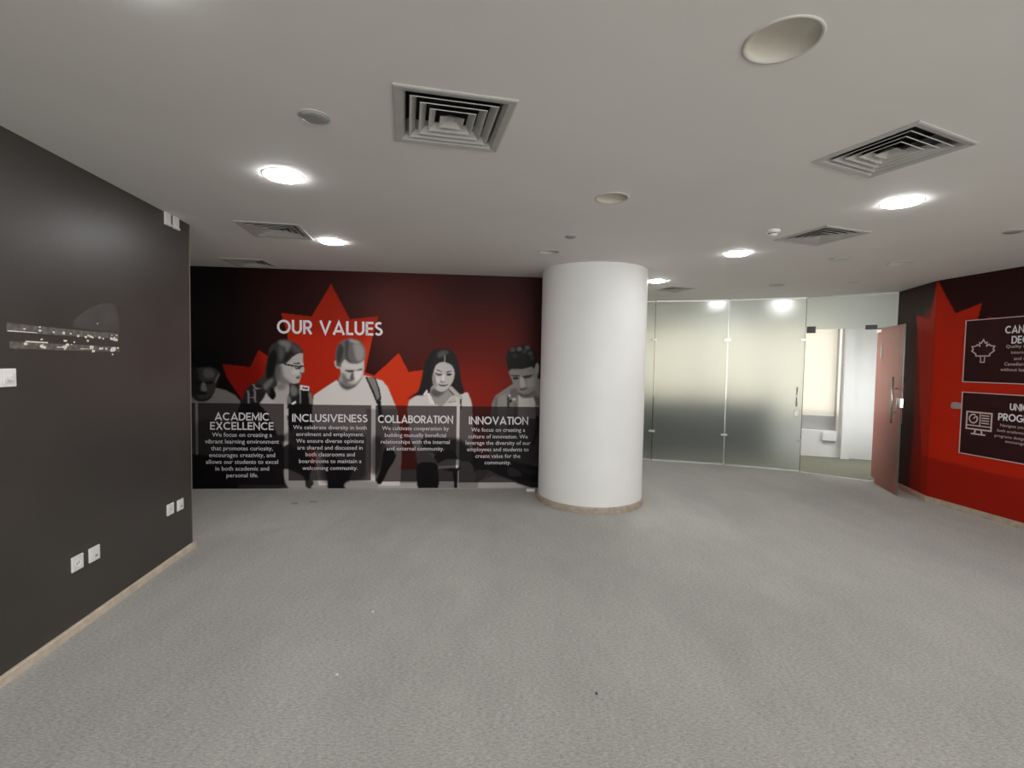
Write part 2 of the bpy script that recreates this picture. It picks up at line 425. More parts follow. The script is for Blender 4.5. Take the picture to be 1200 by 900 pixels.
# flat artwork of the printed walls, some left-wall shade painted into the mural's left end: [layer, points in millimetres on the wall, colour, edge softness, rounded, opacity]
import json
ART = json.loads('''{"mural":[[0,[-313,2821,4948,2990,5035,-324,-350,-247],
[38,13,11],1,0,1],
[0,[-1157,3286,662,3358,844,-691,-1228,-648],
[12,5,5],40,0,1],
[0,[1761,2888,4288,2969,4311,1892,1763,2058],
[50,22,19],40,1,1],
[0,[2804,1866,4529,2004,4582,-317,2506,-288],
[92,20,12],42,1,1],
[0,[3021,1442,3882,1451,3788,577,3032,470],
[132,27,10],34,1,1],
[0,[4017,2960,4948,2990,5035,-324,4135,-311],
[45,13,11],22,0,1],
[0,[2172,2589,3007,2559,2806,1653,2178,1539],
[82,32,28],36,1,0.8],
[1,[1640,2535,1866,2112,2209,2158,2145,1926,2052,1460,2166,1422,2461,1708,2586,1475,2765,1503,2883,1366,2727,1064,2753,579,2693,233,2186,193,1275,221,749,740,571,1136,423,1363,365,1532,692,1502,783,1711,913,1627,1154,1589,1124,1910,1052,2167,1411,2134],
[168,36,14],0.7,0,1],
[-1,[259,1823,754,1832,951,1002,1050,159,246,165],
[112,12,6],12,1,0.9],
[-1,[1356,2566,1966,2583,2175,2013,1054,1992],
[138,32,14],10,1,0.7],
[-1,[2073,1854,2909,1868,2813,1011,2181,1008],
[205,56,20],9,1,0.8],
[-1,[1254,635,2817,633,2822,145,1254,157],
[120,26,12],5,0,0.8],
[0,[1717,250,5020,228,5025,60,1666,90],
[120,116,114],1.5,0,1],
[0,[1050,95,5025,60,5027,-36,1050,5],
[165,160,156],1,0,1],
[0,[1717,271,1893,270,1770,14,1614,15],
[40,38,38],1,0,1],
[2,[274,1248,403,1216,511,1156,569,1084,590,897,585,-6,-347,4,-336,894,-236,1141,-11,1184,116,1154],
[112,108,106],1,0,1],
[2,[65,826,483,827,571,653,569,350,61,399],
[70,67,66],4,1,0.8],
[2,[-266,446,18,439,193,416,524,350,747,255,746,-27,-271,-16],
[9,8,8],1,0,1],
[2,[-3,1481,-10,1358,-9,1204,18,1132,76,1086,155,1084,224,1118,266,1186,284,1248,307,1361,323,1423,306,1485,286,1526,257,1515,21,1492],
[50,48,47],1,1,1],
[2,[-18,1486,-27,1614,23,1697,160,1730,288,1690,346,1589,341,1516,327,1442,304,1452,276,1480,207,1496,80,1482,21,1466],
[6,5,5],1.2,1,1],
[2,[-8,1471,70,1467,98,1339,107,1246,47,1101,-6,1184],
[24,23,22],2,1,1],
[2,[153,1463,246,1464,268,1382,162,1370],
[80,77,76],1.5,1,1],
[2,[44,1323,118,1331,157,1317,245,1332,247,1297,186,1286,49,1287],
[18,17,17],0.8,1,1],
[2,[129,1308,159,1298,181,1218,146,1203,117,1226],
[104,100,98],0.9,1,1],
[2,[290,1372,323,1421,333,1411,297,1330,270,1297],
[92,89,87],0.7,1,1],
[2,[62,1205,185,1185,160,1159,77,1164],
[20,19,19],0.9,1,1],
[2,[18,1163,86,1114,175,1115,239,1154,216,1111,155,1079,66,1083],
[30,29,28],1,1,1],
[3,[852,1398,752,1319,661,1269,611,1178,571,1063,490,844,486,321,545,15,1439,6,1521,315,1489,846,1428,1099,1389,1257,1255,1308,1144,1328,1002,1306],
[34,32,32],1,0,1],
[3,[982,1306,1133,1328,1143,1223,1118,1098,1113,951,1153,582,1071,529,880,950,790,1054,813,1085,851,1138,881,1221],
[178,172,169],1,0,1],
[3,[993,1431,1118,1328,1141,1223,1098,1066,951,1097,982,1264],
[168,162,159],1,1,1],
[3,[992,1306,1073,1306,1113,1265,1053,1223,992,1243],
[120,116,114],3,1,1],
[3,[1003,1545,1114,1588,1174,1631,1291,1700,1308,1643,1311,1549,1324,1464,1298,1445,1281,1423,1285,1384,1270,1358,1255,1324,1204,1312,1144,1323,1083,1369,1003,1420],
[176,170,167],0.7,1,1],
[3,[983,1545,1053,1546,1083,1400,1164,1320,1113,1291,992,1347],
[112,108,106],3,1,1],
[3,[1194,1485,1275,1476,1255,1423,1174,1433],
[196,190,186],2,1,1],
[3,[1034,1838,1114,1843,1215,1808,1281,1757,1313,1690,1255,1682,1195,1647,1144,1594,1099,1555,1033,1540,993,1452,1004,1306,972,1243,984,1170,953,1109,901,1146,861,1211,831,1263,781,1304,721,1262,802,1366,852,1419,872,1523,893,1637,913,1741,973,1804],
[52,50,49],1,1,1],
[3,[1024,1826,1114,1832,1175,1792,1144,1734,1114,1692,1094,1754,1044,1774],
[118,114,112],2.4,1,1],
[3,[1023,1753,1074,1744,1084,1650,1053,1588,1023,1629],
[82,79,77],2.5,1,1],
[3,[1114,1682,1195,1694,1154,1631,1099,1562,1073,1588],
[34,32,32],2,1,1],
[3,[1175,1797,1255,1757,1291,1705,1205,1694],
[78,75,74],2,1,1],
[3,[893,1627,973,1721,1003,1618,973,1451,912,1347,872,1388],
[20,19,19],2,1,1],
[3,[852,1304,932,1368,952,1337,871,1232,841,1263],
[104,100,98],2,1,1],
[3,[993,1524,1033,1525,1023,1348,982,1368],
[90,87,85],2,1,1],
[3,[932,1263,984,1170,953,1111,911,1146],
[14,13,13],1,1,1],
[3,[1081,1559,1194,1537,1237,1533,1235,1515,1184,1519,1083,1539],
[12,11,11],0.4,0,1],
[3,[1194,1537,1255,1533,1263,1488,1220,1491],
[24,23,22],0.5,0,1],
[3,[1210,1523,1245,1521,1249,1500,1227,1501],
[150,145,142],0.5,0,1],
[3,[1260,1533,1313,1530,1308,1516,1277,1513,1277,1484,1261,1486],
[18,17,17],0.4,0,1],
[3,[1194,1564,1267,1567,1273,1551,1205,1552],
[50,48,47],0.5,1,1],
[3,[1227,1394,1279,1392,1271,1377,1237,1369],
[92,89,87],0.6,1,1],
[3,[1245,1411,1283,1411,1277,1396,1249,1398],
[140,135,133],0.6,1,1],
[3,[1273,1449,1308,1438,1279,1427],
[96,93,91],0.6,1,1],
[3,[649,1220,671,1220,678,1058,654,1058],
[120,116,114],0.5,0,1],
[3,[723,1241,747,1220,756,1075,734,1074],
[120,116,114],0.5,0,1],
[3,[711,1288,729,1301,751,1254,821,1250,821,1240,741,1233],
[120,116,114],0.5,0,1],
[3,[655,1136,731,1141,731,1129,655,1124],
[120,116,114],0.5,0,1],
[3,[1164,1286,1214,1276,1245,1214,1214,1161,1166,1171],
[112,108,106],2,1,1],
[3,[1123,1160,1153,1140,1163,1077,1128,1066],
[120,116,114],1.5,1,1],
[3,[1263,1292,1279,1289,1285,1067,1267,1067],
[130,126,123],0.5,0,1],
[3,[1293,1225,1389,1225,1393,994,1295,993],
[22,21,20],0.8,0,1],
[3,[1277,1294,1381,1278,1383,1221,1279,1233],
[215,208,204],0.4,0,1],
[3,[1298,1271,1363,1261,1363,1240,1298,1250],
[24,23,22],0.4,0,1],
[3,[1377,1204,1407,1183,1418,1078,1387,1068],
[120,116,114],1,1,1],
[3,[1172,1064,1214,1096,1226,1077,1186,1051],
[225,218,213],0.5,1,1],
[3,[1075,1003,1131,1003,1133,910,1086,933],
[185,179,175],0.8,0,1],
[3,[1085,688,1153,705,1243,734,1232,617,1119,594,1085,617],
[120,116,114],1.5,1,1],
[3,[1357,487,1564,493,1576,285,1471,250,1425,345,1368,417],
[196,34,12],1.2,0,1],
[3,[1084,253,1277,181,1339,86,1347,-9,1158,-7,1084,135],
[150,145,142],1.2,1,1],
[3,[1419,239,1562,226,1602,107,1606,0,1425,2,1391,132],
[150,145,142],1.2,1,1],
[3,[1339,97,1423,109,1425,47,1347,26],
[40,38,38],0.8,1,1],
[3,[905,653,1085,676,1085,594,950,594],
[70,67,66],1.5,1,1],
[4,[1708,1358,1583,1275,1438,1171,1425,1086,1413,899,1494,48,2492,39,2511,544,2462,902,2425,1054,2330,1281,2263,1363,2156,1395,2029,1429,1972,1349,1857,1265,1789,1277,1743,1323],
[206,199,195],0.8,0,1],
[4,[1153,734,1527,758,1848,723,2056,699,2115,509,2035,103,1528,108,1527,487,1334,499,1153,558],
[92,89,87],5,1,1],
[4,[1164,652,1482,629,1779,652,1964,509,1688,415,1391,511],
[50,48,47],4,1,1],
[4,[1562,345,1688,391,1896,295,1873,128,1839,-3,1620,0,1597,131],
[10,9,9],1.2,1,1],
[4,[1850,93,2175,96,2187,-6,1850,-3],
[150,145,142],1.5,1,1],
[4,[2066,1007,2449,1009,2432,902,2358,747,2301,484,2256,269,2186,174,2070,235],
[160,155,152],1.5,0,1],
[4,[2149,652,2289,604,2256,293,2175,174,2116,342],
[84,81,79],4,1,1],
[4,[2289,496,2359,532,2436,436,2407,340,2349,245,2257,65,2196,96,2244,245],
[10,9,9],1,1,1],
[4,[1743,1393,1811,1488,1994,1466,2023,1408,1955,1301,1857,1249,1777,1274,1737,1317],
[150,145,142],1,1,1],
[4,[1743,1346,1811,1310,1926,1311,1949,1301,1858,1244,1777,1265],
[78,75,74],2.2,1,1],
[4,[1759,1604,1763,1440,1771,1358,1811,1310,1869,1291,1926,1315,1995,1384,2031,1455,2042,1608,1994,1642],
[188,182,178],0.8,1,1],
[4,[1683,1589,1710,1599,1756,1557,1759,1508,1719,1508,1694,1533],
[176,170,167],0.7,1,1],
[4,[1702,1559,1736,1555,1754,1531,1714,1533],
[92,89,87],0.7,1,1],
[4,[1768,1452,1823,1418,1857,1330,1926,1315,1869,1280,1783,1318],
[112,108,106],2.5,1,1],
[4,[1708,1562,1696,1685,1719,1778,1775,1843,1855,1876,1947,1863,2016,1818,2055,1725,2042,1619,1959,1566,1891,1568,1810,1616,1774,1569,1754,1522,1722,1545],
[100,97,95],1,1,1],
[4,[1913,1805,1993,1812,2041,1725,2030,1625,1959,1601,1924,1700],
[148,143,140],2.5,1,1],
[4,[1705,1708,1753,1814,1793,1744,1767,1604,1719,1563],
[58,56,55],2,1,1],
[4,[1810,1826,1855,1844,1847,1652,1891,1573,1820,1622],
[70,67,66],1.6,1,1],
[4,[1855,1862,1947,1852,1993,1817,1901,1828],
[160,155,152],1.5,1,1],
[4,[1809,1490,1920,1487,1908,1463,1834,1465],
[66,64,62],0.8,1,1],
[4,[1943,1487,2008,1509,2015,1488,1960,1472],
[64,62,60],0.8,1,1],
[4,[1889,1453,1914,1454,1928,1383,1894,1357,1868,1380],
[92,89,87],1.2,1,1],
[4,[1820,1373,1891,1369,1905,1353,1846,1345],
[104,100,98],1,1,1],
[4,[1925,1463,2020,1476,1997,1396,1940,1358],
[216,209,205],1.8,1,1],
[4,[1788,1569,1891,1553,1994,1560,1994,1519,1811,1511],
[200,194,190],2,1,1],
[4,[2054,1404,2181,1398,2232,1257,2252,1150,2239,1067,2198,1067,2146,1197],
[42,40,39],0.6,0,1],
[4,[2080,1394,2170,1389,2212,1257,2232,1150,2202,1124,2157,1244],
[128,124,121],0.6,0,1],
[4,[2198,1103,2248,1103,2275,866,2235,830],
[26,25,24],0.8,0,1],
[5,[2811,1226,2673,1176,2595,1117,2571,1020,2615,633,2713,417,2714,254,3337,250,3388,414,3399,796,3381,1057,3362,1143,3323,1227,3280,1229,3227,1186,3130,1185,2917,1162],
[206,199,195],0.8,0,1],
[5,[2769,651,3101,651,3245,627,3391,505,3423,335,2939,325,2914,434,2771,507],
[62,60,58],3,1,1],
[5,[2914,434,3103,506,3200,385,2963,319],
[24,23,22],1.5,1,1],
[5,[2700,495,2842,483,2914,386,2939,325,2725,315],
[130,126,123],2,1,1],
[5,[2963,319,3081,376,3249,360,3243,300,2975,287],
[140,135,133],1,1,1],
[5,[2972,287,3249,307,3252,273,2987,250],
[215,208,204],0.6,0,1],
[5,[2951,248,3166,233,3182,-7,2966,-4],
[120,116,114],1,0,1],
[5,[3213,360,3417,335,3437,-9,3220,-7],
[125,121,118],1,0,1],
[5,[2987,255,3262,273,3214,227,3208,-7,3172,-7,3149,215],
[16,15,15],0.8,0,1],
[5,[2702,303,2796,344,2939,325,2963,241,2957,-8,2731,-6,2696,170],
[10,9,9],1,1,1],
[5,[3357,360,3429,359,3446,-9,3428,-9,3416,262],
[20,19,19],1,0,1],
[5,[3016,1782,3091,1766,3167,1696,3213,1552,3237,1391,3282,1231,3250,1211,3173,1237,3118,1303,3127,1443,2912,1601,2882,1441,2884,1269,2853,1224,2810,1245,2771,1182,2684,1180,2564,1134,2621,1181,2704,1246,2745,1396,2775,1557,2837,1696,2911,1769],
[34,32,32],1,1,1],
[5,[2853,1226,2894,1312,3086,1292,3153,1228,3088,1142,3004,1053,2940,1074,2864,1172],
[152,147,144],1,1,1],
[5,[2858,1226,2895,1269,3002,1238,3065,1260,2970,1173,2896,1173],
[92,89,87],2,1,1],
[5,[2913,1569,2987,1610,3061,1603,3126,1561,3154,1487,3149,1411,3118,1336,3065,1271,3002,1236,2938,1257,2894,1334,2880,1441,2892,1516],
[190,184,180],0.8,1,1],
[5,[3018,1619,2944,1589,2903,1516,2879,1408,2855,1547,2911,1687,3017,1715],
[40,38,38],0.8,1,1],
[5,[3029,1619,3104,1580,3150,1519,3170,1401,3198,1551,3124,1690,3038,1715],
[38,36,36],0.8,1,1],
[5,[3022,1710,3036,1710,3035,1616,3021,1616],
[140,135,133],0.5,0,1],
[5,[2943,1719,3017,1755,3081,1732,3018,1686,2954,1664],
[84,81,79],2,1,1],
[5,[2924,1513,2967,1503,3001,1482,2956,1493],
[62,60,58],0.6,1,1],
[5,[3052,1485,3105,1501,3112,1491,3057,1473],
[62,60,58],0.6,1,1],
[5,[2909,1471,2957,1459,3003,1459,2993,1440,2946,1437],
[36,34,34],0.8,1,1],
[5,[3058,1460,3120,1469,3112,1443,3069,1434],
[36,34,34],0.8,1,1],
[5,[2981,1367,3034,1362,3022,1346,2990,1348],
[120,116,114],0.7,1,1],
[5,[2999,1442,3027,1442,3030,1369,3000,1372],
[218,211,207],1,1,1],
[5,[2915,1409,2968,1409,2968,1356,2926,1345],
[212,205,201],1.6,1,1],
[5,[2949,1330,3011,1322,3077,1328,3054,1308,3001,1300,2969,1310],
[88,85,83],0.6,1,1],
[5,[2885,1441,2910,1441,2937,1286,2894,1334],
[140,135,133],1.5,1,1],
[5,[2813,1210,2842,1215,2920,1074,2855,1073],
[228,221,216],0.7,0,1],
[5,[2848,1213,2862,1183,2934,1074,2921,1072],
[120,116,114],0.5,0,1],
[5,[2810,1260,2823,1236,2792,1191,2766,1191],
[225,218,213],0.5,0,1],
[5,[3173,1209,3088,1131,3025,1064,3174,1115],
[190,184,180],1,0,1],
[5,[3086,1292,3129,1297,3196,1229,3263,1170,3240,1138,3173,1185,3119,1237],
[184,178,174],0.8,1,1],
[5,[3076,1279,3119,1237,3154,1205,3132,1202,3087,1255],
[70,67,66],0.8,1,1],
[5,[3225,1147,3257,1147,3251,1132,3251,1013,3236,1013],
[40,38,38],0.6,0,1],
[5,[3076,1107,3174,1121,3174,1108,3080,1096],
[140,135,133],0.6,0,1],
[6,[3884,1337,3776,1263,3671,1190,3634,1093,3624,972,3610,365,3336,122,3289,13,4687,-1,4655,1380,4236,1413,4186,1436],
[128,124,121],0.8,0,1],
[6,[3626,893,4234,895,4246,331,3854,333,3645,456,3544,699],
[84,81,79],6,1,1],
[6,[3695,1106,3802,1215,3822,1094,3816,730,3701,730],
[150,145,142],1.5,1,0.7],
[6,[3669,1166,3707,1094,3701,730,3677,730],
[92,89,87],1.5,1,0.7],
[6,[3937,1095,3966,852,3932,730,3913,1070],
[84,81,79],1.5,1,0.7],
[6,[3379,481,3489,408,3634,371,3877,369,4234,282,4346,281,4350,83,3931,99,3735,174,3612,236,3431,238],
[14,13,13],1,0,1],
[6,[3855,272,3978,234,4028,172,3881,161],
[90,87,85],1,1,1],
[6,[4026,258,4235,232,4236,183,4089,196],
[50,48,47],1,1,1],
[6,[3443,237,3612,230,3494,78,3433,79],
[100,97,95],1,0,1],
[6,[3475,91,3662,163,3931,97,4103,73,4350,58,4352,-28,3465,-19],
[165,160,156],1,0,1],
[6,[3919,97,4349,108,4352,-28,4228,-15,3981,62],
[30,29,28],1,0,1],
[6,[4196,944,4233,944,4243,773,4180,565,4149,577,4189,724],
[16,15,15],0.7,0,1],
[6,[3972,1207,4045,1168,4142,1193,4183,1096,4197,901,3971,901],
[188,182,178],0.8,0,1],
[6,[3946,1289,4165,1266,4194,1191,4094,1166,4002,1178],
[112,108,106],1,1,1],
[6,[3856,1529,3883,1397,3921,1289,3983,1226,4069,1215,4153,1252,4200,1364,4212,1473,4184,1558,4135,1581],
[130,126,123],0.8,1,1],
[6,[3845,1503,3809,1613,3819,1745,3900,1813,3972,1838,4069,1846,4142,1799,4183,1727,4198,1606,4160,1543,4135,1567,4038,1541,3965,1533,3868,1532],
[26,25,24],1.2,1,1],
[6,[3940,1809,3990,1814,3996,1773,3950,1765],
[90,87,85],1,1,1],
[6,[4042,1826,4093,1831,4099,1791,4053,1783],
[82,79,77],1,1,1],
[6,[4083,1754,4134,1760,4139,1719,4093,1711],
[70,67,66],1,1,1],
[6,[3855,1795,3906,1801,3912,1760,3866,1752],
[70,67,66],1,1,1],
[6,[4007,1780,4058,1785,4063,1744,4017,1736],
[55,53,52],1,1,1],
[6,[3887,1718,3938,1723,3943,1682,3897,1674],
[45,43,42],1,1,1],
[6,[4106,1697,4157,1702,4162,1661,4116,1653],
[50,48,47],1,1,1],
[6,[4176,1485,4183,1594,4210,1614,4223,1558,4217,1483,4192,1475],
[146,141,138],0.7,1,1],
[6,[3876,1460,3973,1456,3973,1441,3882,1443],
[50,48,47],0.6,1,1],
[6,[4016,1447,4139,1467,4140,1455,4022,1435],
[50,48,47],0.6,1,1],
[6,[3894,1433,3967,1429,3968,1408,3907,1401],
[44,42,41],0.9,1,1],
[6,[4028,1437,4127,1455,4116,1424,4040,1418],
[44,42,41],0.9,1,1],
[6,[3986,1422,4023,1423,4057,1338,4030,1307,3994,1313],
[172,166,163],1.2,1,1],
[6,[4089,1411,4174,1424,4164,1315,4079,1314],
[150,145,142],2,1,1],
[6,[3988,1283,4082,1298,4068,1278,4004,1265],
[78,75,74],0.8,1,1],
[6,[3921,1301,3983,1229,4081,1211,4172,1260,4094,1187,3971,1210],
[74,71,70],1.5,1,1],
[6,[3829,1191,3857,1216,3856,1040,3829,1046],
[58,56,55],0.7,0,1],
[6,[3861,1264,3934,1289,3959,1216,3911,1167,3863,1191],
[100,97,95],1.2,1,1],
[6,[3845,1215,3870,1201,3858,1177,3841,1185],
[190,184,180],0.5,1,1],
[6,[3899,1167,3938,1156,3924,1131,3895,1141],
[186,180,176],0.5,1,1],
[6,[3859,1143,3883,1141,3879,1107,3857,1111],
[36,34,34],0.5,1,1],
[6,[4131,1157,4170,1169,4195,1108,4157,1090],
[196,190,186],1,1,1],
[6,[4167,1193,4241,1170,4249,1072,4193,1096],
[90,87,85],1.5,1,1]],"panels":[[-0.298,0.033,0.046,1.059],
[0.077,0.057,1.082,1.063],
[1.132,0.106,2.129,1.053],
[2.181,0.097,3.187,1.053],
[3.229,0.082,4.255,1.053]],"heads":[["OUR VALUES",[1.002,2.265,2.003,0.17]],
["ACADEMIC",[0.269,0.911,0.899,0.096]],
["EXCELLENCE",[0.216,0.961,0.784,0.096]],
["INCLUSIVENESS",[1.178,2.088,0.889,0.097]],
["COLLABORATION",[2.214,3.145,0.883,0.099]],
["INNOVATION",[3.344,4.101,0.875,0.1]]],"paras":[[["We focus on creating a","vibrant learning environment","that promotes curiosity,","encourages creativity, and","allows our students to excel","in both academic and","personal life."],
[0.67,0.587,0.503,0.42,0.337,0.254,0.171],0.155,1.023],
[["We celebrate diversity in both","enrolment and employment.","We ensure diverse opinions","are shared and discussed in","both classrooms and","boardrooms to maintain a","welcoming community."],
[0.767,0.683,0.599,0.515,0.431,0.347,0.261],1.193,2.079],
[["We cultivate cooperation by","building mutually beneficial","relationships with the internal","and external community."],
[0.763,0.677,0.592,0.507],2.252,3.106],
[["We focus on creating a","culture of innovation. We","leverage the diversity of our","employees and students to","create value for the","community."],
[0.751,0.665,0.583,0.5,0.415,0.332],3.305,4.134]],"ra":[[0,[-415,3284,1103,2959,1403,-196,10,-652],
[40,13,11],1,0,1],
[0,[582,2203,1179,2154,1403,-196,600,-459,569,1102],
[120,22,10],5,1,1],
[1,[932,2730,814,2240,486,2332,620,1721,680,1221,784,582,820,-169,1403,-196,1128,2696],
[168,32,12],1.6,0,1],
[-1,[585,525,1158,585,1239,-249,473,-500],
[128,22,10],2,0,0.8]],"rb":[[0,[-100,-100,5000,-100,5000,2800,-100,2800],
[42,14,14],1,0,1],
[1,[-17,2732,236,2280,517,2370,475,2157,604,2202,920,2139,4000,-687,-155,-183],
[176,34,12],0.8,0,1],
[-1,[-83,550,381,530,679,518,4000,478,4000,-340,-155,-183],
[140,24,10],1.2,0,0.9]]}''')
slab('wall_partition_end', GC + Vector((0.0, 0.0)), c_r + Vector((.05, .0)), 0.12, 0, H, MT['white'], side=-1)
# corridor window wall, with the recess of the window left open
cw = empty('wall_corridor', (CA.x, CA.y, 0), math.atan2(CDIR.y, CDIR.x))
cw['kind'] = 'structure'
WX0, WX1, WZ0, WZ1 = -4.3, 0.50, 0.475, 2.45
mb = MB()
mb.box(-5.2, WX0, 0, .25, 0, H).box(WX1, 1.75, 0, .25, 0, H).box(WX0, WX1, 0, .25, 0, WZ0).box(WX0, WX1, 0, .25, WZ1, H)
mb.box(0.53, 0.66, -0.10, 0.0, 0, H)
mb.out('wall_panel', MT['white'], cw)
MB().box(WX0, WX1, .17, .20, WZ0, WZ1).out('recess_back', MT['shade'], cw)
slab('wall_corridor_side', c_l + Vector((0, 0)), (c_l.x, 8.60), 0.12, 0, H, MT['white'], side=-1)

# skirtings
def skirt(name, a, b, h, th, mat, side):
    a, b = Vector(a), Vector(b)
    d = (b - a).normalized()
    n = Vector((-d.y, d.x)) * side
    p = [a, b, b + n * th, a + n * th]
    q = [a, b, b + n * (th - .004), a + n * (th - .004)]
    vs = [(v.x, v.y, 0) for v in p] + [(v.x, v.y, h - .006) for v in p] + [(v.x, v.y, h) for v in q]
    fs = [(0, 1, 2, 3), (8, 9, 10, 11)]
    for o_ in (0, 4):
        fs += [(k + o_, (k + 1) % 4 + o_, (k + 1) % 4 + o_ + 4, k + o_ + 4) for k in range(4)]
    return link(name, vs, fs, mat, kind='structure')


dl = (LB - LA).normalized()
skirt('baseboard_left', LA - dl * .03, LB, .048, .018, MT['base'], 1)
skirt('trim_1', LA - dl * .012 + Vector((.018, 0)), LA - dl * .012 - Vector((.24, .03)), .048, .018, MT['base'], 1)
skirt('baseboard_right', A2, B2, .070, .016, MT['stone'], -1)
skirt('baseboard_right_return', A1, A2 , .070, .016, MT['stone'], -1)
skirt('trim_2', MW0 - MD * 1.0, MW0 + MD * 4.3, .010, .010, MT['tape'], -1)
# white corner bead on the free end of the dark wall
MB().prism([LA + Vector((0, .0)), LA + Vector((-.22, -.028)), LA + Vector((-.22, -.018)), LA + Vector((0, .010))], .05, H).out('trim_3', MT['bead'], kind='structure')

# ------------------------------------------------------------------ column
t = empty('round_column', (COLC.x, COLC.y, 0))
tag(t, 'thick round white column standing in front of the red mural', 'column')
MB().lathe([(COLR, 0.0), (COLR, H)], 96).out('shaft', MT['column'], t, smooth=True)
MB().lathe([(COLR, .001), (COLR + .018, .001), (COLR + .018, .060), (COLR + .013, .070), (COLR, .070)], 96).out('skirting', MT['stone'], t)

# ------------------------------------------------------------------ flat print rasteriser (poster artwork, metres on the wall)
def lin(c):
    c = np.asarray(c, float) / 255.0
    return np.where(c <= 0.04045, c / 12.92, ((c + 0.055) / 1.055) ** 2.4)


def catmull(p, n=6):
    p = np.asarray(p, float)
    out = []
    m = len(p)
    for i in range(m):
        p0, p1, p2, p3 = p[i - 1], p[i], p[(i + 1) % m], p[(i + 2) % m]
        for k in range(n):
            u = k / n
            out.append(0.5 * ((2 * p1) + (-p0 + p2) * u + (2 * p0 - 5 * p1 + 4 * p2 - p3) * u * u + (-p0 + 3 * p1 - 3 * p2 + p3) * u ** 3))
    return np.array(out)


def poly_mask(p, X, Y):
    inside = np.zeros(X.shape, bool)
    n = len(p)
    for i in range(n):
        x0, y0 = p[i]
        x1, y1 = p[(i + 1) % n]
        if y0 == y1:
            continue
        c = ((Y >= min(y0, y1)) & (Y < max(y0, y1))) & (X < x0 + (Y - y0) * (x1 - x0) / (y1 - y0))
        inside ^= c
    return inside.astype(float)


def blur(a, s):
    r = max(1, int(s * 2.5 + .5))
    k = np.exp(-0.5 * (np.arange(-r, r + 1) / s) ** 2)
    k /= k.sum()
    b = np.pad(a, r, mode='edge')
    b = sum(k[i] * b[i:i + a.shape[0] + 0, :] for i in range(2 * r + 1))
    return sum(k[i] * b[:, i:i + a.shape[1]] for i in range(2 * r + 1))


def raster(ops, s0, s1, z0, z1, d, gain):
    W, Hh = int(round((s1 - s0) / d)) + 1, int(round((z1 - z0) / d)) + 1
    img = np.zeros((Hh, W, 3))
    ids = np.zeros((Hh, W), int)
    for fid, pts, col, soft, sm, al in ops:
        p = np.array(pts, float).reshape(-1, 2) / 1000.0
        if sm:
            p = catmull(p)
        sg = max(soft * 0.0103 / d * 0.55, 0.45)
        pad = int(sg * 3) + 2
        ix0 = max(0, int((p[:, 0].min() - s0) / d) - pad); ix1 = min(W, int((p[:, 0].max() - s0) / d) + pad + 1)
        iz0 = max(0, int((p[:, 1].min() - z0) / d) - pad); iz1 = min(Hh, int((p[:, 1].max() - z0) / d) + pad + 1)
        if ix1 <= ix0 or iz1 <= iz0:
            continue
        X, Y = np.meshgrid(s0 + (np.arange(ix0, ix1)) * d, z0 + (np.arange(iz0, iz1)) * d)
        m = poly_mask(p, X, Y)
        m = blur(m, sg)[:iz1 - iz0, :ix1 - ix0] * al
        sub = ids[iz0:iz1, ix0:ix1]
        if fid == -1:
            m = m * (sub == 1)
        img[iz0:iz1, ix0:ix1] = img[iz0:iz1, ix0:ix1] * (1 - m[..., None]) + lin(col)[None, None] * m[..., None]
        if fid > 0:
            sub[m > 0.5] = fid
    return img * gain, ids


def grid_mesh(name, img, cells, s0, z0, d, mat, parent, y=0.0):
    """mesh of the grid cells where `cells` is true, coloured per vertex; local x along the wall, z up"""
    cells = cells[:-1, :-1]
    jz, jx = np.nonzero(cells)
    if len(jz) == 0:
        return None
    W = img.shape[1]
    a = jz * W + jx
    q = np.stack([a, a + 1, a + 1 + W, a + W], 1)
    u, inv = np.unique(q.ravel(), return_inverse=True)
    uz, ux = u // W, u % W
    co = np.stack([s0 + ux * d, np.full(len(u), y), z0 + uz * d], 1)
    me = bpy.data.meshes.new(name)
    me.vertices.add(len(u))
    me.vertices.foreach_set('co', co.ravel().astype(np.float32))
    me.loops.add(q.size)
    me.loops.foreach_set('vertex_index', inv.ravel().astype(np.int32))
    me.polygons.add(len(q))
    me.polygons.foreach_set('loop_start', (np.arange(len(q)) * 4).astype(np.int32))
    me.update(calc_edges=True)
    at = me.color_attributes.new('ink', 'FLOAT_COLOR', 'POINT')
    c = np.ones((len(u), 4))
    c[:, :3] = img[uz, ux]
    at.data.foreach_set('color', c.ravel().astype(np.float32))
    me.materials.append(mat)
    o = bpy.data.objects.new(name, me)
    COL.objects.link(o)
    o.parent = parent
    return o


# ------------------------------------------------------------------ lettering: geometric sans built from strokes
def arc(cx, cy, rx, ry, a0, a1, n=14):
    return [(cx + rx * math.cos(math.radians(a0 + (a1 - a0) * i / n)), cy + ry * math.sin(math.radians(a0 + (a1 - a0) * i / n))) for i in range(n + 1)]


